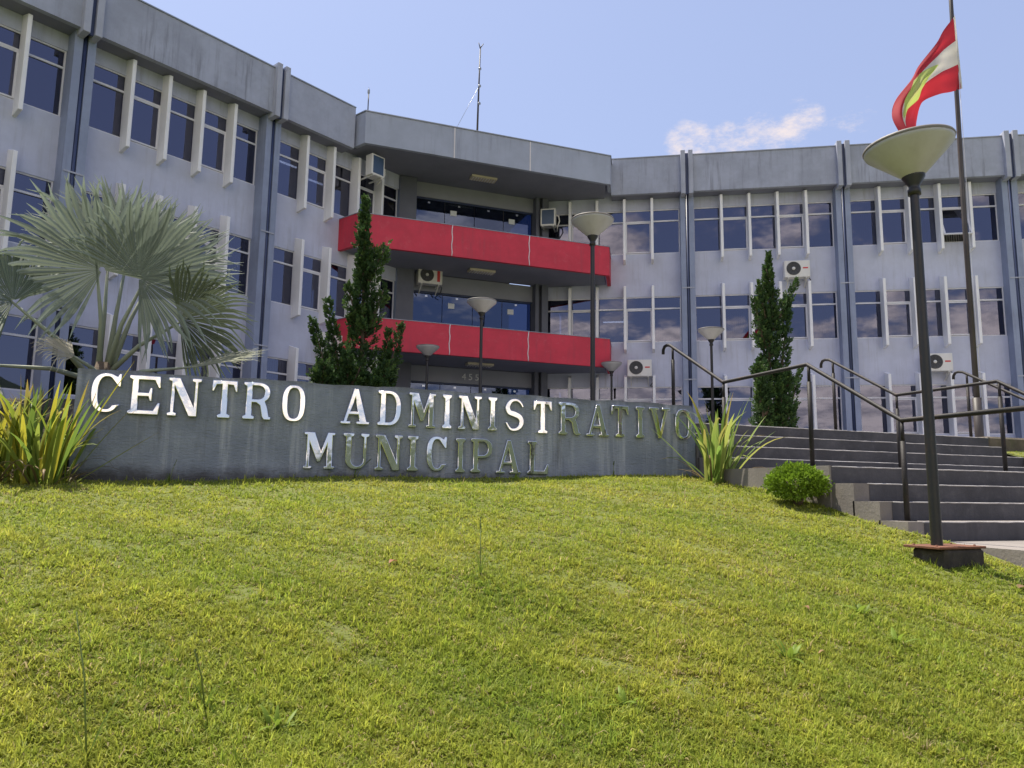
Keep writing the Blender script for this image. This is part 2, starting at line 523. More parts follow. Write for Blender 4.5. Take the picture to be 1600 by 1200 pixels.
grid('ground', -900, 900, 40, -900, 900, 40, lambda X, Y: np.full_like(X, -2.05), M['field'])
grid('lawn', -30, 5.6, 150, -12, 8.42, 110, lawn_z, M['turf'])
PLAT = 0.97


def bed_z(X, Y):
    t = np.clip((Y - 8.42) / 1.0, 0, 1); t = t * t * (3 - 2 * t)
    left = lawn_z(X, np.full_like(Y, 8.42)) * (1 - t) + 0.93 * t
    return np.where(X < -1.46, left, 0.93) + 0.02 * np.sin(3 * X + 2 * Y)


grid('planting_bed', -30, 5.58, 90, 8.421, 30, 60, bed_z, M['soil'])
grid('grass_bank', 11.62, 45, 60, -12, 9.2, 50, lambda X, Y: np.interp(Y, [-12, 0, 4.5, 8.6, 9.2], [-2.0, -1.5, -0.45, 0.72, 0.86]) + 0.02 * np.sin(2 * X), M['turf'])
put('plaza', MB().box(5.62, 45, 9.20, 32, 0.4, PLAT).mesh('plaza', M['paving']), kind='structure')
put('path', MB().box(5.62, 11.6, 1.5, 5.08, -2.2, -0.387).mesh('path', M['concrete']), kind='structure')


def ring_hills():
    n = 220; rows = 16
    V = []; 
    for j in range(rows):
        t = j / (rows - 1)
        for i in range(n):
            a = 2 * math.pi * i / n
            dx, dy = math.sin(a), math.cos(a)
            el = 0.055 + 0.02 * math.sin(3 * a + 1) + 0.012 * math.sin(11 * a) + 0.006 * math.sin(29 * a + 2)
            # the valley side opens behind the camera to the left; to its right a wooded slope rises
            el += 0.10 * math.exp(-((dx - 0.58) ** 2 + (dy + 0.82) ** 2) / 0.10)
            d = 120 + 190 * t
            h = d * el * math.sin(t * math.pi / 2) + (random.uniform(-1.6, 1.6) if j > 1 else 0)
            V.append((dx * d, dy * d, -2.6 + max(h, 0)))
    i = np.arange(n * rows).reshape(rows, n)
    nx = np.roll(i, -1, axis=1)
    Q = np.stack([i[:-1].ravel(), nx[:-1].ravel(), nx[1:].ravel(), i[1:].ravel()], 1)
    put('hills', fast_mesh('hills', V, Q, np.zeros((0, 3), int), M['hill'], smooth=False), kind='structure')


ring_hills()

# ------------------------------------------------------------------ the building
DR, DL = 25.586, 18.025
A30 = R(30)
FR = T(DR * math.sin(A30), DR * math.cos(A30), 0) @ RZ(-A30)       # local x = along the right wing, -y = outwards
FL = T(-DL * math.sin(A30), DL * math.cos(A30), 0) @ RZ(A30)
YC = 23.75                                                          # entrance wall plane
bld = put('administrative_building', None, None, T(7.3, YC, PLAT),
          label='three storey blue grey office building with red balconies and white window fins', cat='building')
SILL = (1.95, 5.06, 8.16)
WH = 1.59
ROOF = 11.39


# window meshes shared by every window of a kind
def frame_mesh(w, awning):
    b = MB(); t = 0.035; d0, d1 = 0.03, 0.10
    tr = WH - 0.42
    b.box(0, t, d0, d1, 0, WH); b.box(w - t, w, d0, d1, 0, WH)
    b.box(t, w - t, d0, d1, 0, t); b.box(t, w - t, d0, d1, WH - t, WH)
    b.box(t, w - t, d0 - 0.008, d1, tr - 0.024, tr + 0.024)
    return b.mesh('window', M['frame'])


def sash_mesh(w):
    b = MB(); s = 0.038; x0, x1 = 0.045, w - 0.045; z1 = WH - 0.42 - 0.034; z0 = 0.045
    b.box(x0, x0 + s, 0.012, 0.06, z0, z1); b.box(x1 - s, x1, 0.012, 0.06, z0, z1)
    b.box(x0 + s, x1 - s, 0.012, 0.06, z0, z0 + s); b.box(x0 + s, x1 - s, 0.012, 0.06, z1 - s, z1)
    return b.mesh('sash', M['frame'])


def pane_mesh(w, z0, z1, inset):
    return MB().box(-w / 2 + inset, w / 2 - inset, -0.003, 0.003, z0, z1).mesh('pane', M['glass'])


def blind_mesh(w):
    b = MB(); n = int(w / 0.075)
    for i in range(n):
        x = 0.03 + (w - 0.06) * (i + 0.5) / n
        a = 0.6
        m = T(x, 0.22, 0) @ RZ(a)
        b.box(-0.038, 0.038, -0.001, 0.001, 0.02, WH - 0.04, m)
    return b.mesh('blind', M['blind'])


_wcache = {}


def window_set(w):
    k = round(w, 3)
    if k not in _wcache:
        tr = WH - 0.42
        _wcache[k] = dict(f=frame_mesh(w, False), s=sash_mesh(w), lo=pane_mesh(w, 0.03, tr - 0.02, 0.03), up=pane_mesh(w, tr + 0.02, WH - 0.03, 0.03),
                          la=pane_mesh(w, 0.085, tr - 0.075, 0.085), bl=blind_mesh(w))
    return _wcache[k]


def fin_mesh():
    # thin blade, its foot and head cut on a slant
    p = 0.36; t = 0.045
    v = []
    for x in (-t, t):
        v += [(x, 0.03, -0.36), (x, -p, -0.30), (x, -p, 1.88), (x, 0.03, 2.00)]
    return MB().add(v, [(0, 1, 2, 3), (4, 7, 6, 5), (0, 4, 5, 1), (1, 5, 6, 2), (2, 6, 7, 3), (3, 7, 4, 0)]).mesh('fin', M['fin'], 0.008)


FIN = fin_mesh()
BLINDS = {('R', 0, 2, 4), ('R', 0, 2, 0), ('R', 1, 2, 2), ('R', 1, 2, 1), ('R', 1, 1, 1), ('R', 1, 1, 4), ('R', 0, 1, 3), ('R', 0, 1, 4), ('L', 2, 1, 0), ('L', 2, 1, 1),
          ('L', 2, 1, 2), ('L', 1, 1, 4), ('R', 1, 0, 3), ('R', 1, 0, 4), ('R', 2, 1, 4), ('R', 0, 0, 1), ('R', 2, 2, 0)}


def wing(tag, F, pil, t_in, inner):
    """pil: pilaster centres from the entrance outwards; t_in: where the wing meets the entrance recess"""
    sgn = 1 if tag == 'R' else -1
    edges = [t_in] + [x for x in pil]
    nb = len(pil)
    for bi in range(nb):
        a, c = edges[bi], edges[bi + 1]
        lo, hi = (a, c) if a < c else (c, a)
        lo_w = lo + (0.23 if not (bi == 0 and tag == 'R') else 0.12)
        hi_w = hi - (0.23 if not (bi == 0 and tag == 'L') else 0.12)
        # wall bands between the window rows
        for z0, z1 in ((PLAT - 0.4, SILL[0]), (SILL[0] + WH, SILL[1]), (SILL[1] + WH, SILL[2]), (SILL[2] + WH, 11.05)):
            put('wall_panel', MB().box(lo_w - 0.03, hi_w + 0.03, 0, 0.22, z0, z1).mesh('wall_panel', M['wall']), bld, F)
        # fascia and its soffit; flashing on top
        f0, f1 = lo + 0.02, hi - 0.02
        if bi == 0 and tag == 'R': f0 = -0.92
        if bi == 0 and tag == 'L': f1 = 13.42
        fa = put('fascia', MB().box(f0, f1, -0.60, -0.46, 10.11, ROOF).mesh('fascia', M['fascia']), bld, F)
        put('flashing', MB().box(f0, f1, -0.625, -0.40, ROOF + 0.002, ROOF + 0.035).mesh('flashing', M['flash']), fa, F)
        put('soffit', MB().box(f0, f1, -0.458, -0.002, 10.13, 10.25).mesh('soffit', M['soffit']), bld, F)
        w = (hi_w - lo_w) / 5
        ws = window_set(w)
        for fl in range(3):
            for k in range(5):
                x = lo_w + k * w
                W = F @ T(x, 0, SILL[fl])
                awn = k in (1, 3)
                wo = put('window', ws['f'], bld, W)
                j = lambda: Matrix.Rotation(random.gauss(0, 0.0035), 4, 'X') @ RZ(random.gauss(0, 0.004))
                put('pane', ws['up'], wo, W @ T(w / 2, 0.06, 0) @ j())
                if awn:
                    op = (tag == 'R' and bi == 2 and fl == 2 and k == 3)
                    H = T(0, 0.036, WH - 0.46) @ Matrix.Rotation(R(-24) if op else 0, 4, 'X') @ T(0, -0.036, -(WH - 0.46))
                    so = put('sash', ws['s'], wo, W @ H)
                    put('pane', ws['la'], wo, W @ H @ T(w / 2, 0.036, 0) @ j())
                else:
                    put('pane', ws['lo'], wo, W @ T(w / 2, 0.06, 0) @ j())
                if (tag, bi, fl, k) in BLINDS or random.random() < .12:
                    put('blind', ws['bl'], wo, W)
            for k in range(1, 5):
                put('fin', FIN, bld, F @ T(lo_w + k * w, 0, SILL[fl]))
    # dark rooms behind the glass
    e0, e1 = min(edges), max(edges)
    for z in (0.9, 3.98, 7.08, 10.30):
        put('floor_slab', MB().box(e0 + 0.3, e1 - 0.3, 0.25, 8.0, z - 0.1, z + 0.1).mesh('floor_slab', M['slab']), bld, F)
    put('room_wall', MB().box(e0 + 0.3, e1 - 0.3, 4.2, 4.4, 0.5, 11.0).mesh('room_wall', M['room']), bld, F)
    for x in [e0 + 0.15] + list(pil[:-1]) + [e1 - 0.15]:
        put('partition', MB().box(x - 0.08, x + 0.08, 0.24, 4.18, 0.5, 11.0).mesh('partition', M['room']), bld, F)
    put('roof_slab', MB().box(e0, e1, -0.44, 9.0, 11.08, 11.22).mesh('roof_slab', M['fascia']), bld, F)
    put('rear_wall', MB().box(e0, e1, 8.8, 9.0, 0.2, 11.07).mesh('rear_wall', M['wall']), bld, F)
    # pilasters: two ribs with a downpipe between them, heavier heads over the fascia
    for x in pil:
        p = put('pilaster', MB().box(x - 0.225, x - 0.055, -0.40, 0.24, 0.5, 10.12).box(x + 0.055, x + 0.225, -0.40, 0.24, 0.5, 10.12)
                .mesh('pilaster', M['pilaster']), bld, F)
        put('joint_back', MB().box(x - 0.053, x + 0.053, -0.12, 0.22, 0.5, 11.2).box(x - 0.050, x + 0.050, -0.665, -0.604, 10.0, 11.44).mesh('joint_back', M['navy']), p, F)
        put('pilaster_head', MB().box(x - 0.20, x - 0.052, -0.76, -0.36, 9.98, 11.52).box(x + 0.052, x + 0.20, -0.76, -0.36, 9.98, 11.52)
            .mesh('pilaster_head', M['rib'], 0.008), p, F)
        put('downpipe', MB().tube([(x, -0.345, 0.6), (x, -0.345, 11.1)], 0.050, 10).mesh('downpipe', M['navy']), p, F)
        put('pipe_clamp', MB().box(x - 0.20, x + 0.20, -0.415, -0.403, 6.8, 6.84).box(x - 0.20, x + 0.20, -0.415, -0.403, 3.7, 3.74).mesh('pipe_clamp', M['rib']), p, F)


wing('R', FR, [1.62, 6.62, 11.62, 16.6], -3.42, 1)
wing('L', FL, [10.83, 5.98, 1.13, -3.7], 15.85, -1)
put('end_wall', MB().box(16.85, 17.05, 0.0, 9.0, 0.2, 11.3).mesh('end_wall', M['wall']), bld, FR)
put('end_wall', MB().box(-4.15, -3.95, 0.0, 9.0, 0.2, 11.3).mesh('end_wall', M['wall']), bld, FL)

# fluorescent tubes seen through two office windows
for F, x, y, z, l in ((FL, 11.35, 1.0, 9.62, 1.2), (FL, 13.15, 1.6, 9.70, 1.1), (FR, -1.3, 1.2, 6.05, 1.1)):
    put('ceiling_tube', MB().box(x, x + l, y, y + 0.05, z, z + 0.04).mesh('ceiling_tube', M['tube']), bld, F)

# entrance recess: walls, glazing, balconies, canopy
XL, XRr = 4.72, 9.86
Pc = Matrix.Identity(4)
for z0, z1, nm in ((9.73, 11.05, 'lintel_wall'), (6.50, 7.06, 'lintel_wall'), (3.50, 4.0, 'lintel_wall')):
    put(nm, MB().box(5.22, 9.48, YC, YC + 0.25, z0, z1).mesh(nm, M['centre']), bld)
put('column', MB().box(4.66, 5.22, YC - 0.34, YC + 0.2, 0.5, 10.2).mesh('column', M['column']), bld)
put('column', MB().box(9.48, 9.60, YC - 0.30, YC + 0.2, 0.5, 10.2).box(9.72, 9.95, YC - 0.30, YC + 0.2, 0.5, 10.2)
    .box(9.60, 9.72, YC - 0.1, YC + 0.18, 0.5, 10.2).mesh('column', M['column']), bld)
for z0, z1 in ((0.97, 3.49), (4.12, 6.49), (7.20, 9.72)):
    for i in range(4):
        x0 = 5.24 + i * 1.055
        g = put('glass_door', MB().box(x0 + 0.01, x0 + 1.045, YC + 0.10, YC + 0.112, z0, z1).mesh('glass_door', M['glass_dark']), bld)
        put('patch_fitting', MB().box(x0 + 0.46, x0 + 0.54, YC + 0.085, YC + 0.099, z1 - 0.16, z1 - 0.10).mesh('patch_fitting', M['steel']), g)
        if i in (1, 3) and z0 > 2:
            put('paper_notice', MB().box(x0 + 0.2, x0 + 0.42, YC + 0.092, YC + 0.097, z1 - 0.48, z1 - 0.30).mesh('paper_notice', M['paper']), g)
    put('door_header', MB().box(5.24, 9.46, YC + 0.04, YC + 0.09, z1 - 0.05, z1 + 0.006).mesh('door_header', M['navy']), bld)
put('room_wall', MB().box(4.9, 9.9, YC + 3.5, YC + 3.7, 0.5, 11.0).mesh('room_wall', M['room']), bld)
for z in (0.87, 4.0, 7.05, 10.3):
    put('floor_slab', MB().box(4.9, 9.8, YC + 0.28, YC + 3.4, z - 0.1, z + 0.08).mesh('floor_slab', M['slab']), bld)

nL = Vector((-0.5, 0.866, 0)); nR = Vector((0.5, 0.866, 0))


def deck_outline(x0, x1, yf, kL, kR):
    return [(x0, yf), (x1, yf), (x1 + 0.5 * kR, yf + 0.866 * kR), (10.0, YC - 0.01), (4.6, YC - 0.01), (x0 - 0.5 * kL, yf + 0.866 * kL)]


def parapet(name, x0, x1, yf, kL, kR, z0, z1, mat, th=0.12):
    """front and two returns, mitred"""
    a = Vector((x0, yf)); b = Vector((x1, yf))
    l = a + Vector((-0.5, 0.866)) * kL; r = b + Vector((0.5, 0.866)) * kR
    ai = a + Vector((0.577 * th, th)); bi = b + Vector((-0.577 * th, th))
    li = l + Vector((0.866, 0.5)) * th; ri = r + Vector((-0.866, 0.5)) * th
    m = MB()
    m.prism([tuple(a), tuple(b), tuple(bi), tuple(ai)], z0, z1)
    m.prism([tuple(l), tuple(a), tuple(ai), tuple(li)], z0, z1)
    m.prism([tuple(b), tuple(r), tuple(ri), tuple(bi)], z0, z1)
    return m.mesh(name, mat)


SEAMS = (5.93, 8.46)
for z0, z1 in ((7.06, 8.03), (4.0, 4.93)):
    o = put('balcony', parapet('balcony', 3.11, 11.30, 21.5, 0.96, 1.33, z0, z1, M['red']), bld)
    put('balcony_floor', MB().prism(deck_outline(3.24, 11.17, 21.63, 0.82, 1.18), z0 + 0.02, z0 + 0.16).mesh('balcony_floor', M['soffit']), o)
    put('coping', parapet('coping', 3.10, 11.31, 21.485, 0.95, 1.32, z1 + 0.002, z1 + 0.02, M['flash'], 0.15), o)
    for i, x in enumerate(SEAMS):
        pts = [(x + 0.012 * math.sin(k * 1.7 + i), 21.494, z0 + (z1 - z0) * k / 8) for k in range(9)]
        put('sealant_joint', MB().tube(pts, 0.016, 6).mesh('sealant_joint', M['white_seam']), o)
o = put('canopy', parapet('canopy', 3.17, 11.36, 21.5, 0.50, 0.70, 10.21, 11.20, M['canopy']), bld)
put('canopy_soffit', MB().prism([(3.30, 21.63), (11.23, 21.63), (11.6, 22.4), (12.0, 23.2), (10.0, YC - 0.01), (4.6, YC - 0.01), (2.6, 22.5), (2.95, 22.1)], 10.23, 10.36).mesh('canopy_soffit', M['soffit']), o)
put('canopy_roof', MB().prism([(3.30, 21.63), (11.23, 21.63), (11.6, 22.4), (11.5, 27), (3, 27), (2.95, 22.1)], 11.02, 11.10).mesh('canopy_roof', M['fascia']), o)
put('flashing', parapet('flashing', 3.15, 11.38, 21.475, 0.49, 0.69, 11.203, 11.235, M['flash'], 0.17), o)
for x in SEAMS:
    put('sealant_joint', MB().box(x - 0.02, x + 0.02, 21.488, 21.497, 10.20, 11.19).mesh('sealant_joint', M['white_seam']), o)
for z in (10.21, 7.06, 4.0):
    f = put('ceiling_light', MB().box(6.82, 7.68, 22.46, 22.78, z - 0.06, z + 0.01).mesh('ceiling_light', M['fixture']), bld)
    lv = MB()
    for k in range(9):
        lv.box(6.87 + k * 0.09, 6.89 + k * 0.09, 22.49, 22.75, z - 0.085, z - 0.062)
    put('louvre', lv.mesh('louvre', M['frame']), f)

# house number over the doors
tx = bpy.data.curves.new('number', 'FONT'); tx.body = '455'; tx.size = 0.30; tx.extrude = 0.012; tx.space_character = 1.5
to = bpy.data.objects.new('number_tmp', tx); col.objects.link(to)
dg = bpy.context.evaluated_depsgraph_get()
nm = bpy.data.meshes.new_from_object(to.evaluated_get(dg)); nm.name = 'house_number'
bpy.data.objects.remove(to)
nm.materials.clear(); nm.materials.append(M['paper'])
put('house_number', nm, bld, T(7.0, YC - 0.014, 3.63) @ Matrix.Rotation(R(90), 4, 'X'))


# ------------------------------------------------------------------ air conditioners
def ac_unit(Wm, label, red=False, w=0.80, h=0.56, coil=False):
    """Wm: frame whose -y faces outwards, origin at the lower left corner of the casing on the wall"""
    root = put('air_conditioner', None, None, Wm, label=label, cat='air conditioner', group='air conditioner units on the facade')
    d0, d1 = -0.42, -0.12
    put('casing', MB().box(0, w, d0, d1, 0, h).mesh('casing', M['acw'], 0.012), root, Wm)
    if coil:
        put('coil_panel', MB().box(0.05, w - 0.05, d0 - 0.006, d0 - 0.001, 0.06, h - 0.05).mesh('coil_panel', M['coil']), root, Wm)
        put('hose', MB().tube([(w, -0.3, 0.4), (w + 0.10, -0.3, 0.36), (w + 0.13, -0.28, 0.2), (w + 0.05, -0.2, 0.02), (w + 0.02, -0.05, -0.1)], 0.022, 7).mesh('hose', M['acw']), root, Wm)
        put('bracket', MB().box(0.06, 0.10, d0, 0.2, -0.035, -0.002).box(w - 0.10, w - 0.06, d0, 0.2, -0.035, -0.002).mesh('bracket', M['acw']), root, Wm)
        return root
    cx_, cz_ = w * 0.36, h * 0.52
    rot = T(cx_, d0 - 0.004, cz_) @ Matrix.Rotation(R(90), 4, 'X')
    put('fan_recess', MB().lathe([(0.0, 0.0), (0.215, 0.0), (0.225, 0.006), (0.225, -0.003)], 28).mesh('fan_recess', M['acg']), root, Wm @ rot)
    gm = MB()
    for r_ in (0.07, 0.12, 0.17, 0.215):
        gm.tube([(r_ * math.cos(a * math.pi / 12), r_ * math.sin(a * math.pi / 12), 0.015) for a in range(25)], 0.0045, 5, False)
    for k in range(10):
        a = k * math.pi / 5
        gm.tube([(0.03 * math.cos(a), 0.03 * math.sin(a), 0.016), (0.22 * math.cos(a + .5), 0.22 * math.sin(a + .5), 0.012)], 0.004, 5, False)
    put('fan_grille', gm.mesh('fan_grille', M['acd'] if not red else M['acd']), root, Wm @ rot)
    put('fan_hub', MB().lathe([(0.0, 0.022), (0.05, 0.020), (0.055, 0.008)], 16).mesh('fan_hub', M['acw']), root, Wm @ rot)
    if red:
        put('label_strip', MB().box(w * 0.78, w * 0.90, d0 - 0.006, d0 - 0.001, h * 0.16, h * 0.80).mesh('label_strip', M['acred']), root, Wm)
    else:
        put('label_strip', MB().box(w * 0.72, w * 0.92, d0 - 0.006, d0 - 0.001, h * 0.50, h * 0.58).mesh('label_strip', M['acred']), root, Wm)
    for x in (0.12, w - 0.12):
        put('bracket', MB().box(x - 0.02, x + 0.02, d0, -0.002, -0.035, -0.002)
            .add([(x - .012, d0 + .03, -.035), (x + .012, d0 + .03, -.035), (x + .012, 0, -.28), (x - .012, 0, -.28), (x - .012, d0 + .07, -.035), (x + .012, d0 + .07, -.035), (x + .012, -.002, -.23), (x - .012, -.002, -.23)],
                 [(0, 1, 2, 3), (4, 7, 6, 5), (0, 4, 5, 1), (3, 2, 6, 7), (1, 5, 6, 2), (0, 3, 7, 4)]).mesh('bracket', M['acw']), root, Wm)
    put('hose', MB().tube([(w * 0.95, -0.2, 0.05), (w + 0.06, -0.14, -0.02), (w + 0.05, -0.05, -0.15), (w - 0.05, -0.03, -0.26), (w + 0.08, -0.03, -0.32)], 0.016, 7).mesh('hose', M['acd']), root, Wm)
    return root


ac_unit(FR @ T(4.70, 0, 7.06), 'white air conditioner on the right wing beneath top floor windows, above the conifer')
ac_unit(FR @ T(8.80, 0, 3.90), 'cream air conditioner low on the right wing beside the big lamp post')
ac_unit(FR @ T(-0.42, 0, 3.84), 'white air conditioner on the right wing beside the lower red balcony end')
ac_unit(T(5.33, YC - 0.05, 6.63), 'air conditioner with red strip above the second floor entrance glass', red=True)
ac_unit(FL @ T(13.90, -0.45, 9.42) @ RZ(R(0)), 'air conditioner hung between top floor fins of the left wing', w=0.50, h=0.66, coil=True)
ac_unit(FR @ T(-3.35, -0.25, 9.10), 'air conditioner at the inner end of the right wing above the upper balcony', w=0.52, h=0.62, coil=True)
ac_unit(FL @ T(12.75, 0, 3.85), 'air conditioner on the left wing half hidden by the tall conifer')

# ------------------------------------------------------------------ roof antennas
an = put('antenna_mast', None, None, T(6.75, 21.8, 11.11), label='tall thin antenna mast with guy wire on the canopy roof', cat='antenna')
m = MB()
m.tube([(6.75, 21.8, 11.11), (6.77, 21.8, 12.7), (6.80, 21.8, 14.3)], [0.035, 0.028, 0.02], 8)
put('mast', m.mesh('mast', M['polem']), an)
m = MB()
for z in (11.3, 12.3, 12.9, 13.5): m.tube([(6.75, 21.77, z), (6.82, 21.77, z + 0.02)], 0.045, 6)
put('clamp', m.mesh('clamp', M['flash']), an)
put('whip', MB().tube([(6.80, 21.8, 14.2), (6.74, 21.8, 14.42)], 0.014, 6).tube([(6.80, 21.8, 14.25), (6.90, 21.8, 14.42)], 0.014, 6).mesh('whip', M['polem']), an)
put('guy_wire', MB().tube([(6.77, 21.8, 12.9), (6.0, 21.75, 11.22)], 0.006, 5).mesh('guy_wire', M['flash']), an)
lr = put('lightning_rod', None, None, T(3.26, 21.75, 11.11), label='short lightning rod on the left corner of the canopy', cat='lightning rod')
put('rod', MB().tube([(3.26, 21.75, 11.11), (3.26, 21.75, 11.95)], 0.018, 6).mesh('rod', M['polem']), lr)
put('rod_tip', MB().lathe([(0.0, -0.09), (0.038, -0.06), (0.038, 0.05), (0.012, 0.08), (0.0, 0.16)], 10).mesh('rod_tip', M['flash']), lr, T(3.26, 21.75, 11.98))

# ------------------------------------------------------------------ sign wall and its letters
YW, WZ = 8.38, 1.14
sgn = put('sign_wall', None, None, T(2.1, YW, 0), label='low grey plastered wall bearing large metal letters', cat='sign wall')


def wall_mesh():
    nx, nz = 90, 14
    xs = np.linspace(-1.46, 5.64, nx); zs = np.linspace(-0.35, WZ, nz)
    V = []; F = []
    for y, s in ((YW, 1), (YW + 0.20, -1)):
        o = len(V)
        for z in zs:
            for x in xs:
                wv = 0.004 * math.sin(5.1 * x + 2.0 * z) + 0.003 * math.sin(13 * x + 7 * z)
                zz = z + (0.006 * math.sin(4.3 * x) + 0.005 * math.sin(11.7 * x) + random.uniform(-.003, .003) if z == zs[-1] else 0)
                xx = x - (0.05 if (x == xs[-1] and z == zs[-1]) else 0)
                V.append((xx, y + wv * s, zz))
        for j in range(nz - 1):
            for i in range(nx - 1):
                q = (o + j * nx + i, o + j * nx + i + 1, o + (j + 1) * nx + i + 1, o + (j + 1) * nx + i)
                F.append(q if s == 1 else q[::-1])
    n = nx * nz
    for i in range(nx - 1):
        t = (nz - 1) * nx + i
        F.append((t, t + 1, n + t + 1, n + t))
    for j in range(nz - 1):
        F.append((j * nx, (j + 1) * nx, n + (j + 1) * nx, n + j * nx))
        F.append((j * nx + nx - 1, n + j * nx + nx - 1, n + (j + 1) * nx + nx - 1, (j + 1) * nx + nx - 1))
    b = MB(); b.add(V, F)
    return b.mesh('wall', M['sign'])


put('wall', wall_mesh(), sgn)
S_, N_, T_ = 0.060, 0.032, 0.030


def ell(cx, cy, rx, ry, a0, a1, n, e=2.4):
    out = []
    for i in range(n + 1):
        a = R(a0 + (a1 - a0) * i / n)
        c, s = math.cos(a), math.sin(a)
        out.append((cx + rx * math.copysign(abs(c) ** (2 / e), c), cy + ry * math.copysign(abs(s) ** (2 / e), s)))
    return out


def glyph(ch, w, h):
    c = w / 2; s, n, t = S_, N_, T_
    xs, xe = 0.028, 0.028 + s
    ser = [(0, h - t), (xs, h - t - .015), (xs, t + .015), (0, t)]
    if ch == 'I':
        return [[(0, 0), (w, 0), (w, t), (c + s / 2, t + .02), (c + s / 2, h - t - .02), (w, h - t), (w, h), (0, h), (0, h - t), (c - s / 2, h - t - .02), (c - s / 2, t + .02), (0, t)]]
    if ch == 'T':
        b = 0.062
        return [[(c - b, 0), (c + b, 0), (c + b, t), (c + s / 2, t + .015), (c + s / 2, h - .04), (w - .045, h - .045), (w - .02, h - .115), (w, h - .115), (w - .005, h), (.005, h), (0, h - .115), (.02, h - .115), (.045, h - .045),
                 (c - s / 2, h - .04), (c - s / 2, t + .015), (c - b, t)]]
    if ch == 'E':
        k = h * .50
        return [[(0, 0), (w - .01, 0), (w, .12), (w - .02, .12), (w - .06, .042), (xe, .042), (xe, k - .014), (w * .62, k - .014), (w * .67, k - .06), (w * .74, k - .06), (w * .74, k + .075), (w * .67, k + .075), (w * .62, k + .024),
                 (xe, k + .024), (xe, h - .042), (w - .06, h - .042), (w - .02, h - .12), (w, h - .12), (w - .008, h), (0, h)] + ser]
    if ch == 'L':
        return [[(0, 0), (w - .01, 0), (w, .12), (w - .02, .12), (w - .06, .042), (xe, .042), (xe, h - t - .015), (xe + .028, h - t), (xe + .028, h), (0, h)] + ser]
    if ch == 'N':
        q = 0.078; a = 0.028
        xl0, xl1 = a, w - .03 - q
        yA = (h - .02) * (1 - (a + n - xl0) / (xl1 - xl0))
        xu0, xu1 = a + q, w - .03
        xr = w - .03 - n
        yB = h + (0.02 - h) * (xr - xu0) / (xu1 - xu0)
        return [[(0, 0), (.088, 0), (.088, t), (a + n, t + .01), (a + n, yA), (xl1, 0), (w - .03, 0), (w - .03, h - t - .01), (w, h - t), (w, h), (w - .09, h), (w - .09, h - t), (xr, h - t - .01), (xr, yB), (a + q, h), (0, h), (0, h - t),
                 (a, h - t - .01), (a, t + .01), (0, t)]]
    if ch == 'V':
        return [[(c - .022, 0), (c + .024, 0), (w - .032, h - t), (w, h - t), (w, h), (w - .115, h), (w - .115, h - t), (w - .072, h - t), (c + .012, .115), (.103, h - t), (.14, h - t), (.14, h), (0, h), (0, h - t), (.030, h - t)]]
    if ch == 'A':
        il = lambda y: .064 + (c - .004 - .064) * (y - t) / (h - .10 - t)
        ir = lambda y: (w - .108) + (c - .004 - w + .108) * (y - t) / (h - .10 - t)
        return [[(0, 0), (.105, 0), (.105, t), (.064, t), (il(.105), .105), (ir(.105), .105), (w - .108, t), (w - .14, t), (w - .14, 0), (w, 0), (w, t), (w - .03, t), (c + .028, h), (c - .022, h), (.032, t), (0, t)],
                [(il(.138), .138), (c - .004, h - .10), (ir(.138), .138)]]
    if ch == 'M':
        a = 0.026; xr = w - .024 - s * .95
        return [[(0, 0), (.085, 0), (.085, t), (a + n, t), (a + n, h - .11), (c - .022, .075), (c + .012, .075), (xr, h - .13), (xr, t), (xr - .026, t), (xr - .026, 0), (w, 0), (w, t), (w - .024, t), (w - .024, h - t), (w, h - t), (w, h), (xr + .005, h),
                 (c + .018, .185), (a + .082, h), (0, h), (0, h - t), (a, h - t), (a, t), (0, t)]]
    if ch == 'O':
        return [ell(c, h / 2, c, h / 2, 0, 352, 40, 2.6), ell(c, h / 2, c - s * .93, h / 2 - .032, 0, 352, 40, 2.6)]
    if ch == 'C':
        o = ell(c, h / 2, c, h / 2, 62, 318, 30, 2.5)
        i = ell(c + .004, h / 2, c - s * .93, h / 2 - .033, 316, 55, 28, 2.5)
        return [[(w, h), (w - .02, h), (w - .035, h - .03)] + o + [(w, .085)] + i + [(w - .022, h - .13), (w, h - .13)]]
    if ch == 'D':
        o = ell(w * .45, h / 2, w * .55, h / 2, -90, 90, 24, 2.4)
        i = ell(w * .45, h / 2, w * .55 - s * .93, h / 2 - .036, -90, 90, 22, 2.4)
        return [[(0, 0)] + o + [(0, h)] + ser, [(xe, .036)] + i + [(xe, h - .036)]]
    if ch == 'P':
        b = .165; r = (h - b) / 2
        o = ell(w * .5, b + r, w * .5, r, -90, 90, 20, 2.4); i = ell(w * .5, b + r, w * .5 - s * .93, r - .034, -90, 90, 18, 2.4)
        return [[(0, 0), (xe + .028, 0), (xe + .028, t), (xe, t + .012), (xe, b)] + o + [(0, h)] + ser, [(xe, b + .034)] + i + [(xe, h - .034)]]
    if ch == 'R':
        b = .178; r = (h - b) / 2
        o = ell(w * .48, b + r, w * .47, r, -60, 90, 20, 2.4); i = ell(w * .48, b + r, w * .47 - s * .93, r - .034, -90, 90, 18, 2.4)
        return [[(0, 0), (xe + .028, 0), (xe + .028, t), (xe, t + .012), (xe, b), (w * .46, b), (w * .60, b - .03), (w * .68, .03), (w * .76, 0), (w, 0), (w, t), (w * .93, t + .004), (w * .86, .13), (w * .78, b + .005)] + o[1:] + [(0, h)] + ser,
                [(xe, b + .034)] + i + [(xe, h - .034)]]
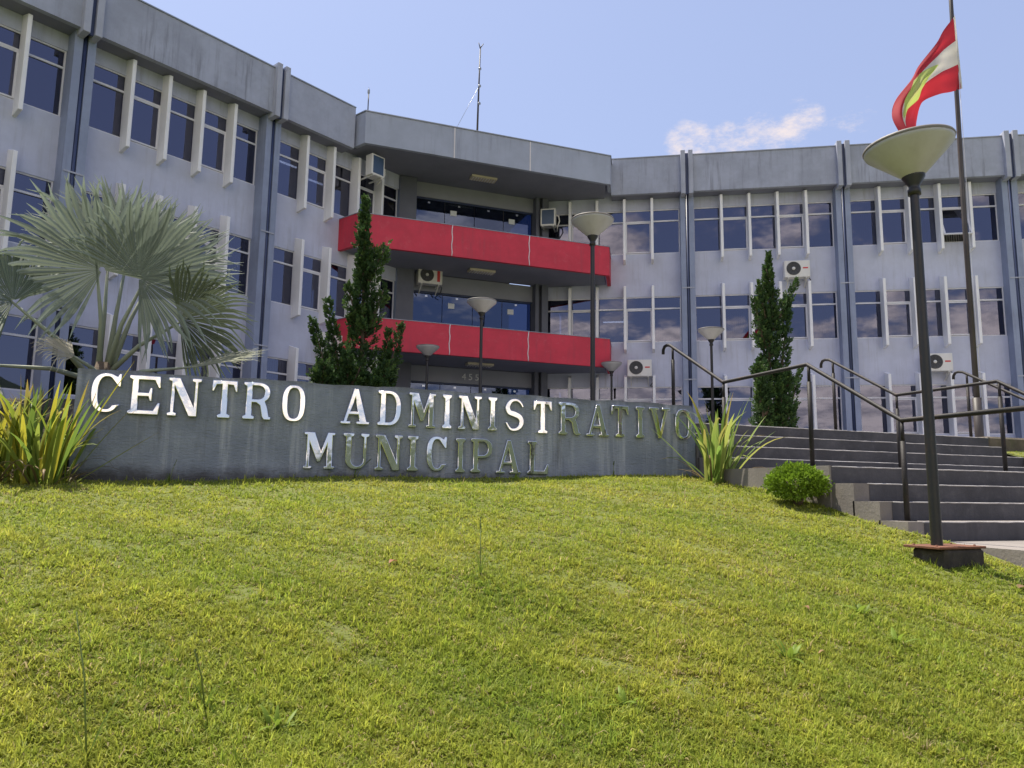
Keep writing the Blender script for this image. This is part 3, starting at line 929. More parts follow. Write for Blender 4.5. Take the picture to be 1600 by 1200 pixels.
    if ch == 'U':
        rr_ = .11
        o = ell((xs + w - .028) / 2, rr_, (w - .028 - xs) / 2, rr_, 180, 360, 22, 2.2)
        i = ell((xe + w - .028 - n) / 2, rr_, (w - .028 - n - xe) / 2, rr_ - .036, 360, 180, 20, 2.2)
        return [[(0, h), (0, h - t), (xs, h - t - .012)] + o + [(w - .028, h - t - .012), (w, h - t), (w, h), (w - .09, h), (w - .09, h - t), (w - .028 - n, h - t - .012)] + i + [(xe, h - t - .012), (xe + .028, h - t), (xe + .028, h)]]
    if ch == 'S':
        ctr = [(w - .016, h - .10), (w - .045, h - .050), (c + .03, h - .020), (c - .03, h - .026), (.05, h - .065), (.034, h - .115), (.055, h - .165), (c, h * .52), (w - .055, .17), (w - .034, .115), (w - .052, .06), (c + .02, .024), (c - .04, .022), (.045, .055), (.016, .105)]
        wd = [.020, .026, .030, .036, .05, .058, .062, .066, .062, .058, .05, .036, .030, .026, .020]
        # resample
        P = []; Wd = []
        for k in range(len(ctr) - 1):
            p0, p1, p2, p3 = ctr[max(k - 1, 0)], ctr[k], ctr[k + 1], ctr[min(k + 2, len(ctr) - 1)]
            for q in range(4):
                u = q / 4
                P.append(tuple(.5 * (2 * p1[d] + (p2[d] - p0[d]) * u + (2 * p0[d] - 5 * p1[d] + 4 * p2[d] - p3[d]) * u * u + (3 * p1[d] - p0[d] - 3 * p2[d] + p3[d]) * u ** 3) for d in (0, 1)))
                Wd.append(wd[k] * (1 - u) + wd[k + 1] * u)
        P.append(ctr[-1]); Wd.append(wd[-1])
        lft, rgt = [], []
        for k in range(len(P)):
            a, b = Vector(P[max(k - 1, 0)]), Vector(P[min(k + 1, len(P) - 1)])
            d = (b - a).normalized(); nn = Vector((-d.y, d.x)) * Wd[k] / 2; p = Vector(P[k])
            lft.append(tuple(p + nn)); rgt.append(tuple(p - nn))
        return [[(w, h - .002), (w - .022, h - .004)] [:0] + [(w - .03, h - .135), (w, h - .135), (w, h), (w - .02, h)] + rgt[4:-3][::1] * 0 + []] if False else [lft + rgt[::-1]]


def letter_mesh(ch, w, h):
    cu = bpy.data.curves.new('letter', 'CURVE'); cu.dimensions = '2D'; cu.fill_mode = 'BOTH'
    cu.extrude = 0.012; cu.bevel_depth = 0.006; cu.bevel_resolution = 1; cu.offset = -0.006
    for poly in glyph(ch, w, h):
        sp = cu.splines.new('POLY'); sp.points.add(len(poly) - 1)
        for i, (x, y) in enumerate(poly): sp.points[i].co = (x, y, 0, 1)
        sp.use_cyclic_u = True
    ob = bpy.data.objects.new('letter_tmp', cu); col.objects.link(ob)
    me = bpy.data.meshes.new_from_object(ob.evaluated_get(bpy.context.evaluated_depsgraph_get()))
    bpy.data.objects.remove(ob)
    me.name = 'letter'; me.materials.clear(); me.materials.append(M['chrome'])
    return me


LET = [('C', -1.32, -1.06, 0.715), ('E', -0.99, -0.70, .712), ('N', -.63, -.32, .71), ('T', -.22, .03, .71), ('R', .09, .37, .71), ('O', .48, .72, .705), ('A', 1.10, 1.41, .705), ('D', 1.50, 1.76, .705), ('M', 1.85, 2.16, .70), ('I', 2.24, 2.35, .70),
       ('N', 2.43, 2.71, .70), ('I', 2.79, 2.90, .70), ('S', 3.0, 3.24, .70), ('T', 3.36, 3.60, .69), ('R', 3.69, 3.98, .69), ('A', 4.06, 4.37, .685), ('T', 4.40, 4.65, .69), ('I', 4.75, 4.87, .69), ('V', 4.94, 5.24, .69), ('O', 5.32, 5.57, .69),
       ('M', .73, 1.05, .21), ('U', 1.14, 1.42, .215), ('N', 1.49, 1.79, .21), ('I', 1.85, 1.97, .21), ('C', 2.07, 2.30, .215), ('I', 2.41, 2.52, .205), ('P', 2.59, 2.85, .21), ('A', 2.90, 3.21, .205), ('L', 3.29, 3.56, .205)]
for ch, x0, x1, z in LET:
    tilt = Matrix.Rotation(R(90) + random.gauss(0, 0.008), 4, 'X') @ Matrix.Rotation(random.gauss(0, 0.02), 4, 'Y')
    lo_ = put('letter', letter_mesh(ch, x1 - x0, 0.39), sgn, T(x0, YW - 0.026, z) @ tilt)
    lo_['label'] = 'polished metal letter ' + ch

# ------------------------------------------------------------------ staircase
st = put('staircase', None, None, T(8.6, 5.1, -0.4), label='wide concrete staircase with dark painted risers and worn light edges', cat='staircase')
SX0, SX1 = 5.60, 11.60
Yl = [5.10, 5.40, 5.70, 6.00]
zl = [-0.217, -0.047, 0.123, 0.293]
Yu = [8.05, 8.33, 8.61, 8.89]
zu = [0.463, 0.633, 0.803, 0.973]


def step(y0, y1, z0, z1, x0, x1, px0, last=False):
    s = put('step', MB().box(x0, x1, y0, y1, z0 - 0.25, z1).mesh('step', M['concrete']), st)
    # painted riser, ragged left end, and worn nosing edge
    n = 40
    v = []
    for i in range(n + 1):
        x = px0 + (x1 - 0.002 - px0) * i / n
        e = random.uniform(-0.004, 0.004)
        xx = x + (random.uniform(-0.02, 0.02) if i == 0 else 0)
        v += [(xx, y0 - 0.004, z0 + 0.002), (xx, y0 - 0.004, z1 - 0.010 + e)]
    put('riser_paint', MB().add(v, [(2 * i, 2 * i + 2, 2 * i + 3, 2 * i + 1) for i in range(n)]).mesh('riser_paint', M['riser']), s)
    m_ = MB()
    pts = [(px0 + (x1 - px0) * i / 60, y0 - 0.001 + random.uniform(-.002, .002), z1 - 0.004 + random.uniform(-.003, .0015)) for i in range(61)]
    m_.tube(pts, 0.0065, 5)
    put('nosing', m_.mesh('nosing', M['nosing']), s)
    return s


for i in range(4):
    z0 = -0.387 if i == 0 else zl[i - 1]
    y1 = Yl[i + 1] + 0.02 if i < 3 else 8.049
    step(Yl[i], y1, z0, zl[i], SX0, SX1, SX0 + (0.17, 0.16, 0.17, 0.03)[i])
for i in range(4):
    z0 = 0.293 if i == 0 else zu[i - 1]
    y1 = Yu[i + 1] + 0.02 if i < 3 else 9.20
    step(Yu[i], y1, z0, zu[i], SX0 + 0.06, SX1, SX0 + 0.06)
put('landing_top', MB().box(SX0 + 0.2, SX1 - 0.01, 6.05, 8.04, 0.296, 0.299).mesh('landing_top', M['step']), st)
# flank wall beside the landing
put('flank_wall', MB().box(5.575, 5.597, 5.98, 8.9, -0.5, 0.299).mesh('flank_wall', M['concrete']), st)

kb = put('garden_kerb', MB().box(11.62, 22.0, 8.90, 9.18, 0.5, 1.0).mesh('garden_kerb', M['kerb'], 0.03), label='mossy low kerb beside the top of the stairs', cat='kerb')


# ------------------------------------------------------------------ handrails
def handrail(X, label):
    root = put('handrail', None, None, T(X, 5.2, -0.387), label=label, cat='handrail', group='black tubular handrails on the stairs')
    hz = 1.08
    C = (X, 9.12, zu[3] + 1.11); U = (X, 7.90, 0.293 + 1.10); V = (X, 6.42, 0.293 + 1.10); W = (X, 5.24, -0.387 + 1.08); E_ = (X, 2.4, -0.387 + 1.08)
    curl = [(X, 9.30, C[2] - 0.10), (X, 9.295, C[2] - 0.04), (X, 9.26, C[2] + 0.005), (X, 9.20, C[2] + 0.015), C]
    put('rail', MB().tube(curl + [U, V, W, E_], 0.0225, 10).mesh('rail', M['rail']), root)
    for (y, zt, zb) in ((9.05, C[2] - 0.03, zu[3]), (7.90, U[2], 0.297), (6.40, V[2], 0.297), (5.24, W[2], -0.05 - 0.17), (2.8, W[2], -0.387)):
        p = put('post', MB().tube([(X, y, zb), (X, y, zt - 0.19)], 0.0245, 10).mesh('post', M['rail']), root)
        put('pin', MB().tube([(X, y, zt - 0.19), (X, y, zt - 0.02)], 0.017, 8).mesh('pin', M['rail']), p)
        put('foot_plate', MB().box(X - 0.055, X + 0.055, y - 0.055, y + 0.055, zb - 0.002, zb + 0.010).mesh('foot_plate', M['rail']), p)


handrail(5.75, 'black tubular handrail along the left edge of the stairs')
handrail(8.60, 'black tubular handrail along the middle of the stairs')
handrail(11.42, 'black tubular handrail along the far right edge of the stairs')


# ------------------------------------------------------------------ lamp posts
def lamp(x, y, zb, H, label, tilt=0.0, tax=0.0, base=False):
    """H = height of the shade's rim over the base"""
    root = put('lamp_post', None, None, T(x, y, zb), label=label, cat='lamp post', group='lamp posts with funnel shades')
    W = T(x, y, zb)
    put('pole', MB().lathe([(0.041, 0), (0.038, 0.9), (0.033, H - 0.30), (0.033, H - 0.29)], 16).mesh('pole', M['black']), root, W)
    put('collar', MB().lathe([(0.034, H - 0.40), (0.048, H - 0.40), (0.048, H - 0.355), (0.041, H - 0.345), (0.041, H - 0.325), (0.085, H - 0.255), (0.085, H - 0.235), (0.03, H - 0.235)], 20).mesh('collar', M['black']), root, W)
    S = W @ T(0, 0, H - 0.25) @ Matrix.Rotation(tilt, 4, Vector((math.cos(tax), math.sin(tax), 0)))
    sh = put('shade', MB().lathe([(0.075, 0.0), (0.09, 0.012), (0.20, 0.115), (0.322, 0.228), (0.330, 0.245), (0.330, 0.262), (0.322, 0.262), (0.318, 0.245), (0.19, 0.122), (0.08, 0.02)], 40).mesh('shade', M['shade']), root, S)
    put('lid', MB().lathe([(0.334, 0.258), (0.338, 0.268), (0.33, 0.282), (0.20, 0.305), (0.05, 0.315), (0.0, 0.316)], 40).lathe([(0.334, 0.258), (0.0, 0.2575)], 40).mesh('lid', M['lid']), sh, S)
    if base:
        put('base_plate', MB().box(-0.17, 0.33, -0.15, 0.15, -0.012, 0.006).mesh('base_plate', M['rust'], 0.003), root, W @ RZ(R(3)))
        put('concrete_block', MB().box(-0.10, 0.32, -0.145, 0.14, -0.30, -0.014).mesh('concrete_block', M['block'], 0.02), root, W @ RZ(R(3)))
        bm_ = MB()
        for sx_, sy_ in ((-.12, -.09), (.27, -.1), (.27, .09), (-.12, .1)):
            bm_.lathe([(0.0, 0.016), (0.008, 0.016), (0.009, 0.006)], 6, T(sx_, sy_, 0))
        put('anchor_bolt', bm_.mesh('anchor_bolt', M['rust']), root, W @ RZ(R(3)))
    else:
        put('base_plate', MB().box(-0.14, 0.14, -0.14, 0.14, 0.0, 0.02).mesh('base_plate', M['rust']), root, W)


lamp(4.96, 4.27, -0.36, 3.13, 'nearest and largest lamp post, on a rusty block in the lawn beside the stairs', R(5.5), R(-110), True)
lamp(5.12, 10.30, 0.93, 3.30, 'lamp post rising behind the letters at the sign wall, shade against the upper red balcony')
lamp(5.12, 15.9, 0.93, 3.30, 'lamp post in front of the house number, shade just above the lower red balcony')
lamp(5.10, 20.8, 0.93, 3.12, 'farthest lamp post on the left, right of the tall conifer')
lamp(11.2, 21.2, 0.97, 3.10, 'lamp post at the right end of the lower red balcony')
lamp(11.45, 16.2, 0.97, 3.22, 'lamp post left of the right hand conifer, before the right wing windows')

# ------------------------------------------------------------------ flag and flagpole
fp = put('flagpole', None, None, T(12.3, 9.6, 0.9), label='tall weathered flagpole at the top right of the stairs', cat='flagpole')
put('pole', MB().tube([(12.32, 9.6, 0.5), (12.34, 9.6, 5.0), (12.40, 9.6, 9.0), (12.43, 9.6, 11.0)], [0.050, 0.044, 0.037, 0.032], 12).mesh('pole', M['polem']), fp)
put('pole_sleeve', MB().tube([(12.32, 9.6, 0.5), (12.32, 9.6, 1.75)], 0.072, 12).mesh('pole_sleeve', M['polem']), fp)
put('halyard', MB().tube([(12.36, 9.53, 1.7), (12.33, 9.52, 4.0), (12.375, 9.53, 6.6), (12.40, 9.54, 9.1)], 0.005, 5).mesh('halyard', M['frame']), fp)


def flag_mesh():
    """cloth hanging from the hoist: the fly falls to the left and folds back under itself"""
    ns, nh = 60, 36
    # control rows along the fly for the top edge and the bottom edge
    top = [(12.385, 9.52, 9.06), (12.18, 9.63, 8.77), (11.95, 9.62, 8.44), (11.72, 9.80, 8.06), (11.50, 9.78, 7.72), (11.26, 9.95, 7.34), (11.10, 9.92, 6.96), (11.12, 9.80, 6.55), (11.2, 9.72, 6.2)]
    bot = [(12.435, 9.52, 7.59), (12.26, 9.63, 7.54), (12.05, 9.66, 7.48), (11.88, 9.84, 7.42), (11.84, 9.95, 7.33), (11.90, 10.10, 7.12), (11.92, 10.15, 6.9), (11.90, 10.12, 6.62), (11.86, 10.05, 6.3)]

    def cr(P, u):
        u = u * (len(P) - 1); k = min(int(u), len(P) - 2); u -= k
        p0, p1, p2, p3 = [Vector(P[min(max(k + d, 0), len(P) - 1)]) for d in (-1, 0, 1, 2)]
        return .5 * (2 * p1 + (p2 - p0) * u + (2 * p0 - 5 * p1 + 4 * p2 - p3) * u * u + (3 * p1 - p0 - 3 * p2 + p3) * u ** 3)
    V = []
    for i in range(ns + 1):
        s = i / ns
        a, b = cr(top, s), cr(bot, s)
        for j in range(nh + 1):
            h = j / nh
            p = a.lerp(b, h ** (1 + 0.75 * s))
            # belly of the cloth: the lower part of the fly swings forward and round
            bel = math.sin(h * math.pi) * s
            p += Vector((-0.20 * bel * (0.3 + h), -0.25 * bel, -0.12 * bel * s))
            wv = 0.035 * s ** .5 * math.sin(9 * h + 7 * s) + 0.02 * s ** .5 * math.sin(21 * h - 5 * s) + 0.012 * s ** .5 * math.sin(34 * h + 11 * s)
            p += Vector((0.3 * wv, -wv, 0.0))
            V.append(p)
    i = np.arange((ns + 1) * (nh + 1)).reshape(ns + 1, nh + 1)
    Q = np.stack([i[:-1, :-1].ravel(), i[:-1, 1:].ravel(), i[1:, 1:].ravel(), i[1:, :-1].ravel()], 1)
    me = fast_mesh('flag', V, Q, np.zeros((0, 3), int), None)
    me.materials.clear()
    uv = me.attributes.new('cloth', 'FLOAT_VECTOR', 'POINT')
    c = np.zeros(((ns + 1) * (nh + 1), 3), np.float32)
    c[:, 0] = np.repeat(np.linspace(0, 1, ns + 1), nh + 1); c[:, 1] = np.tile(np.linspace(0, 1, nh + 1), ns + 1)
    uv.data.foreach_set('vector', c.ravel())
    return me


def flag_mat():
    m, N, L, b = new_mat('flag_cloth')
    nt = m.node_tree
    a = N.new('ShaderNodeAttribute'); a.attribute_name = 'cloth'
    sp = N.new('ShaderNodeSeparateXYZ'); L.new(a.outputs['Vector'], sp.inputs[0])

    def mt(op, x, y=None):
        n = N.new('ShaderNodeMath'); n.operation = op
        for i, v in enumerate((x, y)):
            if v is None: continue
            if isinstance(v, (int, float)): n.inputs[i].default_value = v
            else: L.new(v, n.inputs[i])
        return n.outputs[0]
    S, H = sp.outputs[0], sp.outputs[1]
    dh = mt('ABSOLUTE', mt('SUBTRACT', H, 0.5)); ds = mt('ABSOLUTE', mt('SUBTRACT', S, 0.5))
    white = mt('LESS_THAN', dh, 0.165)
    c = _mix(nt, white, (0.47, 0.028, 0.045), (0.66, 0.63, 0.57))
    dia = mt('ADD', mt('DIVIDE', ds, 0.24), mt('DIVIDE', dh, 0.34))
    c = _mix(nt, mt('LESS_THAN', dia, 1.0), c, (0.50, 0.60, 0.16))
    arms = mt('ADD', mt('DIVIDE', ds, 0.13), mt('DIVIDE', dh, 0.16))
    c = _mix(nt, mt('LESS_THAN', arms, 1.0), c, (0.52, 0.55, 0.20))
    c = _mix(nt, mt('LESS_THAN', S, 0.028), c, (0.72, 0.69, 0.62))
    L.new(c, b.inputs['Base Color']); b.inputs['Roughness'].default_value = 0.75
    tl = N.new('ShaderNodeBsdfTranslucent'); L.new(c, tl.inputs[0])
    mx = N.new('ShaderNodeMixShader'); mx.inputs[0].default_value = 0.4
    L.new(b.outputs[0], mx.inputs[1]); L.new(tl.outputs[0], mx.inputs[2]); L.new(mx.outputs[0], N['Material Output'].inputs[0])
    return m


fme = flag_mesh(); fme.materials.append(flag_mat())
put('flag', fme, label='red white red flag with a green lozenge drooping from the pole', cat='flag')


# ------------------------------------------------------------------ conifers
def conifer(name, label, spires, base, seed):
    """spires: (foot, tip, radius at foot) of each rising branch; foliage = scale-leaf sprays swept upwards round each spire"""
    rg = np.random.default_rng(seed)
    root = put(name, None, None, T(*base), label=label, cat='tree')
    tm = MB()
    V = []; Q = []; Tn = []
    extra = []
    for (f, t, r, dens) in spires:      # short side shoots that break the outline
        if r < 0.2: continue
        for _ in range(int(16 * r / .34)):
            u = rg.uniform(.12, .9); a = rg.uniform(0, 6.28)
            f_ = np.array(f, float); t_ = np.array(t, float)
            c_ = f_ + (t_ - f_) * u; rr_ = r * (1 - u) ** .92
            o_ = np.array([math.cos(a), math.sin(a), 0])
            extra.append((tuple(c_ + o_ * rr_ * .55), tuple(c_ + o_ * (rr_ + rg.uniform(.03, .13)) + np.array([0, 0, rg.uniform(.18, .42)])), rg.uniform(.05, .09), 2.2))
    for (f, t, r, dens) in list(spires) + extra:
        f = np.array(f, float); t = np.array(t, float)
        tm.tube([tuple(f), tuple((f + t) / 2), tuple(t - (t - f) * 0.08)], [0.035 + r * 0.10, 0.02 + r * 0.05, 0.006], 7)
        ax = t - f; Ln = np.linalg.norm(ax); ax /= Ln
        s1 = np.cross(ax, [0.3, 0.9, 0.1]); s1 /= np.linalg.norm(s1); s2 = np.cross(ax, s1)
        ntuft = int(dens * Ln * (0.25 + r) * 115)          # tufts (small plumes)
        for _ in range(ntuft):
            u = rg.random() ** 1.05
            a = rg.random() * 2 * np.pi
            lump = 1.0 + 0.32 * np.sin(3 * a + 9 * u) + 0.26 * np.sin(23 * u + a * 2)
            rad = 1.08 * r * (1 - u) ** 0.92 * lump * (0.35 + 0.65 * rg.random() ** 0.45) + 0.015
            rd = s1 * np.cos(a) + s2 * np.sin(a)
            P = f + ax * Ln * u + rd * rad
            up = ax * 0.75 + rd * 0.62 + rg.normal(0, 0.22, 3) + np.array([0, 0, 0.35]); up /= np.linalg.norm(up)
            pl = (0.11 + 0.13 * rg.random()) * (0.55 + 0.6 * (1 - u))
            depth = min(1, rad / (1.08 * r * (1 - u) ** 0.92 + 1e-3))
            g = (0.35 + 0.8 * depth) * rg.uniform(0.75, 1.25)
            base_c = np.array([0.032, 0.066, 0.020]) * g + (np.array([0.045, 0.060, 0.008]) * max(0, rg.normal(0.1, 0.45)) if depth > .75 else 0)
            w1 = np.cross(up, rg.normal(0, 1, 3)); w1 /= np.linalg.norm(w1)
            for k in range(9):
                tt = k / 8
                aa = k * 2.4
                w2 = np.cross(up, w1)
                side = w1 * np.cos(aa) + w2 * np.sin(aa)
                p = P + up * pl * tt * 0.85
                tip = p + (up * 0.75 + side * 0.75 * (1 - 0.55 * tt)) * pl * 0.55 * (1.05 - 0.5 * tt)
                wd = np.cross(tip - p, rg.normal(0, 1, 3)); wd /= (np.linalg.norm(wd) + 1e-9)
                mid = (p + tip) / 2
                o = len(V)
                V += [p, mid + wd * 0.021, tip, mid - wd * 0.021]
                Q.append((o, o + 1, o + 2, o + 3))
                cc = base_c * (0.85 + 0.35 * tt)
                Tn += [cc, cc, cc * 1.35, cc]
    put('trunk', tm.mesh('trunk', M['bark']), root)
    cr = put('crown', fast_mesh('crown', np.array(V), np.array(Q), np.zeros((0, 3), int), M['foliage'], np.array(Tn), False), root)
    return root


Yc1 = 14.0
conifer('conifer_tree', 'tall narrow conifer with side spires left of the red balconies',
        [((2.21, Yc1, .93), (2.12, Yc1, 5.55), .25, 3.4), ((2.15, Yc1, 2.9), (1.84, Yc1 - .1, 3.75), .13, 2.2), ((2.25, Yc1, 3.9), (2.56, Yc1 - .1, 4.68), .12, 2.2), ((2.3, Yc1, 3.0), (2.54, Yc1 - .1, 3.8), .14, 2.2),
         ((1.9, Yc1 - .2, .93), (1.24, Yc1 - .2, 3.0), .16, 2.6), ((1.9, Yc1 - .1, 1.4), (1.50, Yc1 - .1, 3.42), .14, 2.4), ((2.0, Yc1 - .3, .93), (1.85, Yc1 - .4, 2.5), .24, 2.4), ((2.4, Yc1 - .2, .93), (2.86, Yc1 - .2, 3.08), .14, 2.4),
         ((2.5, Yc1 - .1, 1.4), (2.66, Yc1 - .1, 2.95), .12, 2.2), ((1.7, Yc1 - .4, .93), (1.35, Yc1 - .5, 2.0), .22, 2.2), ((2.45, Yc1 - .4, .93), (2.5, Yc1 - .5, 2.1), .24, 2.2)], (2.2, Yc1, .93), 3)
Yc2 = 14.5
conifer('conifer_tree', 'narrow ragged conifer growing at the top of the stairs before the right wing',
        [((11.80, Yc2, .97), (11.96, Yc2, 5.80), .29, 3.2), ((11.85, Yc2, 3.9), (11.54, Yc2 - .1, 5.02), .10, 2.2), ((11.75, Yc2, 3.5), (11.39, Yc2 - .1, 4.62), .14, 2.2), ((12.0, Yc2, 3.9), (12.70, Yc2 - .1, 5.18), .13, 2.2),
         ((12.0, Yc2 - .1, 2.2), (12.42, Yc2 - .1, 4.62), .17, 2.6), ((12.1, Yc2 - .1, 1.4), (12.70, Yc2 - .1, 3.0), .12, 2.0), ((11.6, Yc2 - .2, .97), (11.35, Yc2 - .2, 3.0), .20, 2.4), ((12.05, Yc2 - .2, .97), (12.1, Yc2 - .3, 2.8), .26, 2.4)],
        (11.8, Yc2, .97), 5)


# ------------------------------------------------------------------ silver fan palm
def fan_leaf(hub, axis, normal, rad, span, foot, parent, rg, colr=(0.235, 0.285, 0.235), droop=0.18, nseg=54, cup=0.25):
    """one costapalmate leaf: petiole plus folded segments fused in the inner half, free and pointed outside"""
    hub = np.array(hub, float); axis = np.array(axis, float); axis /= np.linalg.norm(axis)
    normal = np.array(normal, float); normal -= axis * (normal @ axis); normal /= np.linalg.norm(normal)
    side = np.cross(axis, normal)
    V = []; Q = []; Tn = []
    rows = [0.03, 0.30, 0.60, 0.72, 0.87, 1.0]
    col0 = np.array(colr)
    for k in range(nseg):
        a = R(-span / 2 + span * (k + .5) / nseg) + rg.normal(0, 0.012)
        half = R(span / nseg) / 2
        L = rad * (0.80 + 0.20 * math.cos(a * 0.7)) * rg.uniform(0.92, 1.05)
        twist = rg.normal(0, 0.07); bend = abs(rg.normal(droop, droop * .45)); dd = rg.normal(0, 0.06)
        o = len(V)
        tone = col0 * rg.uniform(0.82, 1.18)
        for ri, rr_ in enumerate(rows):
            free = max(0, (rr_ - 0.60) / 0.4)
            aa = a + dd * free ** 2
            d = axis * math.cos(aa) + side * math.sin(aa)
            tng = -axis * math.sin(aa) + side * math.cos(aa)
            r_ = L * rr_
            wdt = r_ * math.tan(half) * 1.02 if free == 0 else L * 0.60 * math.tan(half) * 1.02 * (1 - free ** 1.6) + 0.0012
            c = hub + d * r_ + normal * (cup * rad * rr_ ** 2 * 0.5) - np.array([0, 0, 1]) * (bend * rad * free ** 2 * 0.45) + tng * twist * r_ * free
            fold = wdt * 0.55
            V += [c - tng * wdt, c + normal * fold, c + tng * wdt]
            t3 = tone * (1.0 + 0.55 * free)  # whiter free tips, with highlights put into the leaf colour
            Tn += [t3 * 0.95, t3 * 1.08, t3 * 0.95]
            if ri:
                b0 = o + (ri - 1) * 3; b1 = o + ri * 3
                Q += [(b0, b0 + 1, b1 + 1, b1), (b0 + 1, b0 + 2, b1 + 2, b1 + 1)]
    lf = put('leaf', fast_mesh('leaf', np.array(V), np.array(Q), np.zeros((0, 3), int), M['palm'], np.array(Tn), False), parent)
    f = np.array(foot, float)
    mid = (f + hub) / 2 + np.array([0, 0, 0.10 * np.linalg.norm(hub - f)]) * 0.5
    pm = MB().tube([tuple(f), tuple(mid), tuple(hub + axis * 0.12 * rad)], [0.042, 0.026, 0.012], 8)
    put('petiole', pm.mesh('petiole', M['petiole']), lf)


M['stalk'] = paint('grass_stalk', (0.15, 0.19, 0.05), 0.7, 0.2, bump=0)
M['petiole'] = paint('petiole', (0.25, 0.28, 0.20), 0.6, 0.15, (0.36, 0.34, 0.26), 0.5)
PB = (-1.55, 10.35, 0.9)
pr = put('fan_palm', None, None, T(*PB), label='silvery green fan palm behind the left end of the sign wall', cat='palm')
put('trunk', MB().tube([(-1.55, 10.35, 0.8), (-1.55, 10.35, 1.15), (-1.53, 10.35, 1.5)], [0.17, 0.15, 0.08], 12).mesh('trunk', M['bark']), pr)
rgp = np.random.default_rng(21)
ft = lambda dx=0, dy=0: (PB[0] + dx, PB[1] + dy, 1.25)
VR = np.array([math.cos(YAW - .45), -math.sin(YAW - .45), 0]); VF = np.array([math.sin(YAW - .45), math.cos(YAW - .45), 0]); UP = np.array([0, 0, 1.0])


def ax2(deg, fwd=0.0): return VR * math.cos(R(deg)) + UP * math.sin(R(deg)) + VF * fwd


LEAVES = [  # hub, axis, normal (towards the viewer = -VF), radius, span, colour, droop
    ((-1.42, 10.62, 2.86), ax2(84, .25), -VF + .35 * UP, 1.14, 210, (0.20, 0.225, 0.18), .10),
    ((-1.62, 10.80, 2.84), ax2(104, .15), -VF + .30 * UP, 1.08, 150, (0.22, 0.245, 0.20), .10),
    ((-1.12, 10.75, 2.78), ax2(58, .15), -VF + .25 * UP, 1.12, 150, (0.20, 0.23, 0.19), .12),
    ((-1.60, 10.10, 2.60), ax2(122, -.05), -VF + .20 * UP - .15 * VR, 1.14, 262, (0.205, 0.24, 0.195), .16),
    ((-1.18, 9.98, 2.52), ax2(38, -.10), -VF + .05 * UP + .25 * VR, 1.06, 250, (0.178, 0.21, 0.172), .18),
    ((-0.70, 10.10, 2.08), ax2(14, -.05), -VF * .8 - .25 * UP + .35 * VR, 0.86, 190, (0.115, 0.14, 0.088), .25),
    ((-2.40, 9.75, 2.05), ax2(150, -.1), -VF * .5 + VR * .85, 0.98, 215, (0.12, 0.15, 0.10), .60),
    ((-0.62, 9.75, 1.40), ax2(12, -.1), UP - .25 * VF, 0.95, 95, (0.215, 0.225, 0.15), .15),
    ((-1.78, 9.95, 1.50), ax2(160, -.2), UP - .6 * VF, 0.45, 150, (0.36, 0.33, 0.23), .5),
    ((-2.5, 9.6, 1.30), ax2(190, -.2), -VF * .6 + UP * .5, 0.80, 190, (0.24, 0.245, 0.17), .6),
]
for i, (hub, a_, n_, rd_, sp_, c_, dr_) in enumerate(LEAVES):
    fan_leaf(hub, a_, n_, rd_ * 1.06, sp_, ft(rgp.uniform(-.08, .08), rgp.uniform(-.08, .08)), pr, rgp, c_, dr_)


# ------------------------------------------------------------------ strap-leaved clumps by the wall's ends
def strap_leaf(foot, az, length, lean, width, tone, tipc, rg, sag):
    n = 9
    V = []; Q = []; Tn = []
    d = np.array([math.cos(az), math.sin(az), 0]); tng = np.array([-math.sin(az), math.cos(az), 0])
    p = np.array(foot, float)
    ang = R(90) - lean
    tw = rg.normal(0, .25)
    for i in range(n + 1):
        t = i / n
        wdt = width * (0.55 + 0.9 * t) * (1 - t ** 2.2) + 0.001 if t < 1 else 0.0008
        tg = tng * math.cos(tw * t) + np.array([0, 0, 1]) * math.sin(tw * t) * .6
        nrm = np.cross(d * math.cos(ang) + np.array([0, 0, math.sin(ang)]), tg)
        V += [p - tg * wdt, p + nrm * wdt * .35, p + tg * wdt]
        c = np.array(tone) * (1 - t ** 3) + np.array(tipc) * t ** 3
        Tn += [c * 1.05, c * .9, c * 1.05]
        if i:
            b = (i - 1) * 3
            Q += [(b, b + 1, b + 4, b + 3), (b + 1, b + 2, b + 5, b + 4)]
        p = p + (d * math.cos(ang) + np.array([0, 0, math.sin(ang)])) * length / n
        ang -= sag * t * 2 / n
    return fast_mesh('leaf', np.array(V), np.array(Q), np.zeros((0, 3), int), M['strap'], np.array(Tn))


def strap_clump(label, cx_, cy_, n, spread, H, pal, seed, dry=0.2, lean0=0.30):
    rg = np.random.default_rng(seed)
    z0 = float(lawn_z(cx_, cy_)) - 0.03
    root = put('strap_leaf_plant', None, None, T(cx_, cy_, z0), label=label, cat='plant', group='strap leaved clumps at the ends of the sign wall')
    for i in range(n):
        az = rg.uniform(0, 2 * np.pi); rr_ = spread * rg.random() ** .7
        fx, fy = cx_ + rr_ * math.cos(az), cy_ + 0.5 * rr_ * math.sin(az)
        fy = min(fy, YW - 0.05 if fx > -1.5 else fy)
        if rg.random() < dry:
            c = np.array([0.30, 0.215, 0.11]) * rg.uniform(.5, 1.2)
            me = strap_leaf((fx, fy, z0), az + rg.normal(0, .4), H * rg.uniform(.35, .7), rg.uniform(.6, 1.1), rg.uniform(.008, .014), c, c * 1.1, rg, rg.uniform(1.2, 2.8))
        else:
            c = np.array(pal[rg.integers(len(pal))]) * rg.uniform(.8, 1.2)
            tip = c if rg.random() < .7 else np.array([.34, .24, .07])
            me = strap_leaf((fx, fy, z0), az + rg.normal(0, .5), H * rg.uniform(.62, 1.08), abs(rg.normal(0.04, lean0)), rg.uniform(.019, .036), c, tip, rg, abs(rg.normal(.60, .75)))
        put('leaf', me, root)
    return root


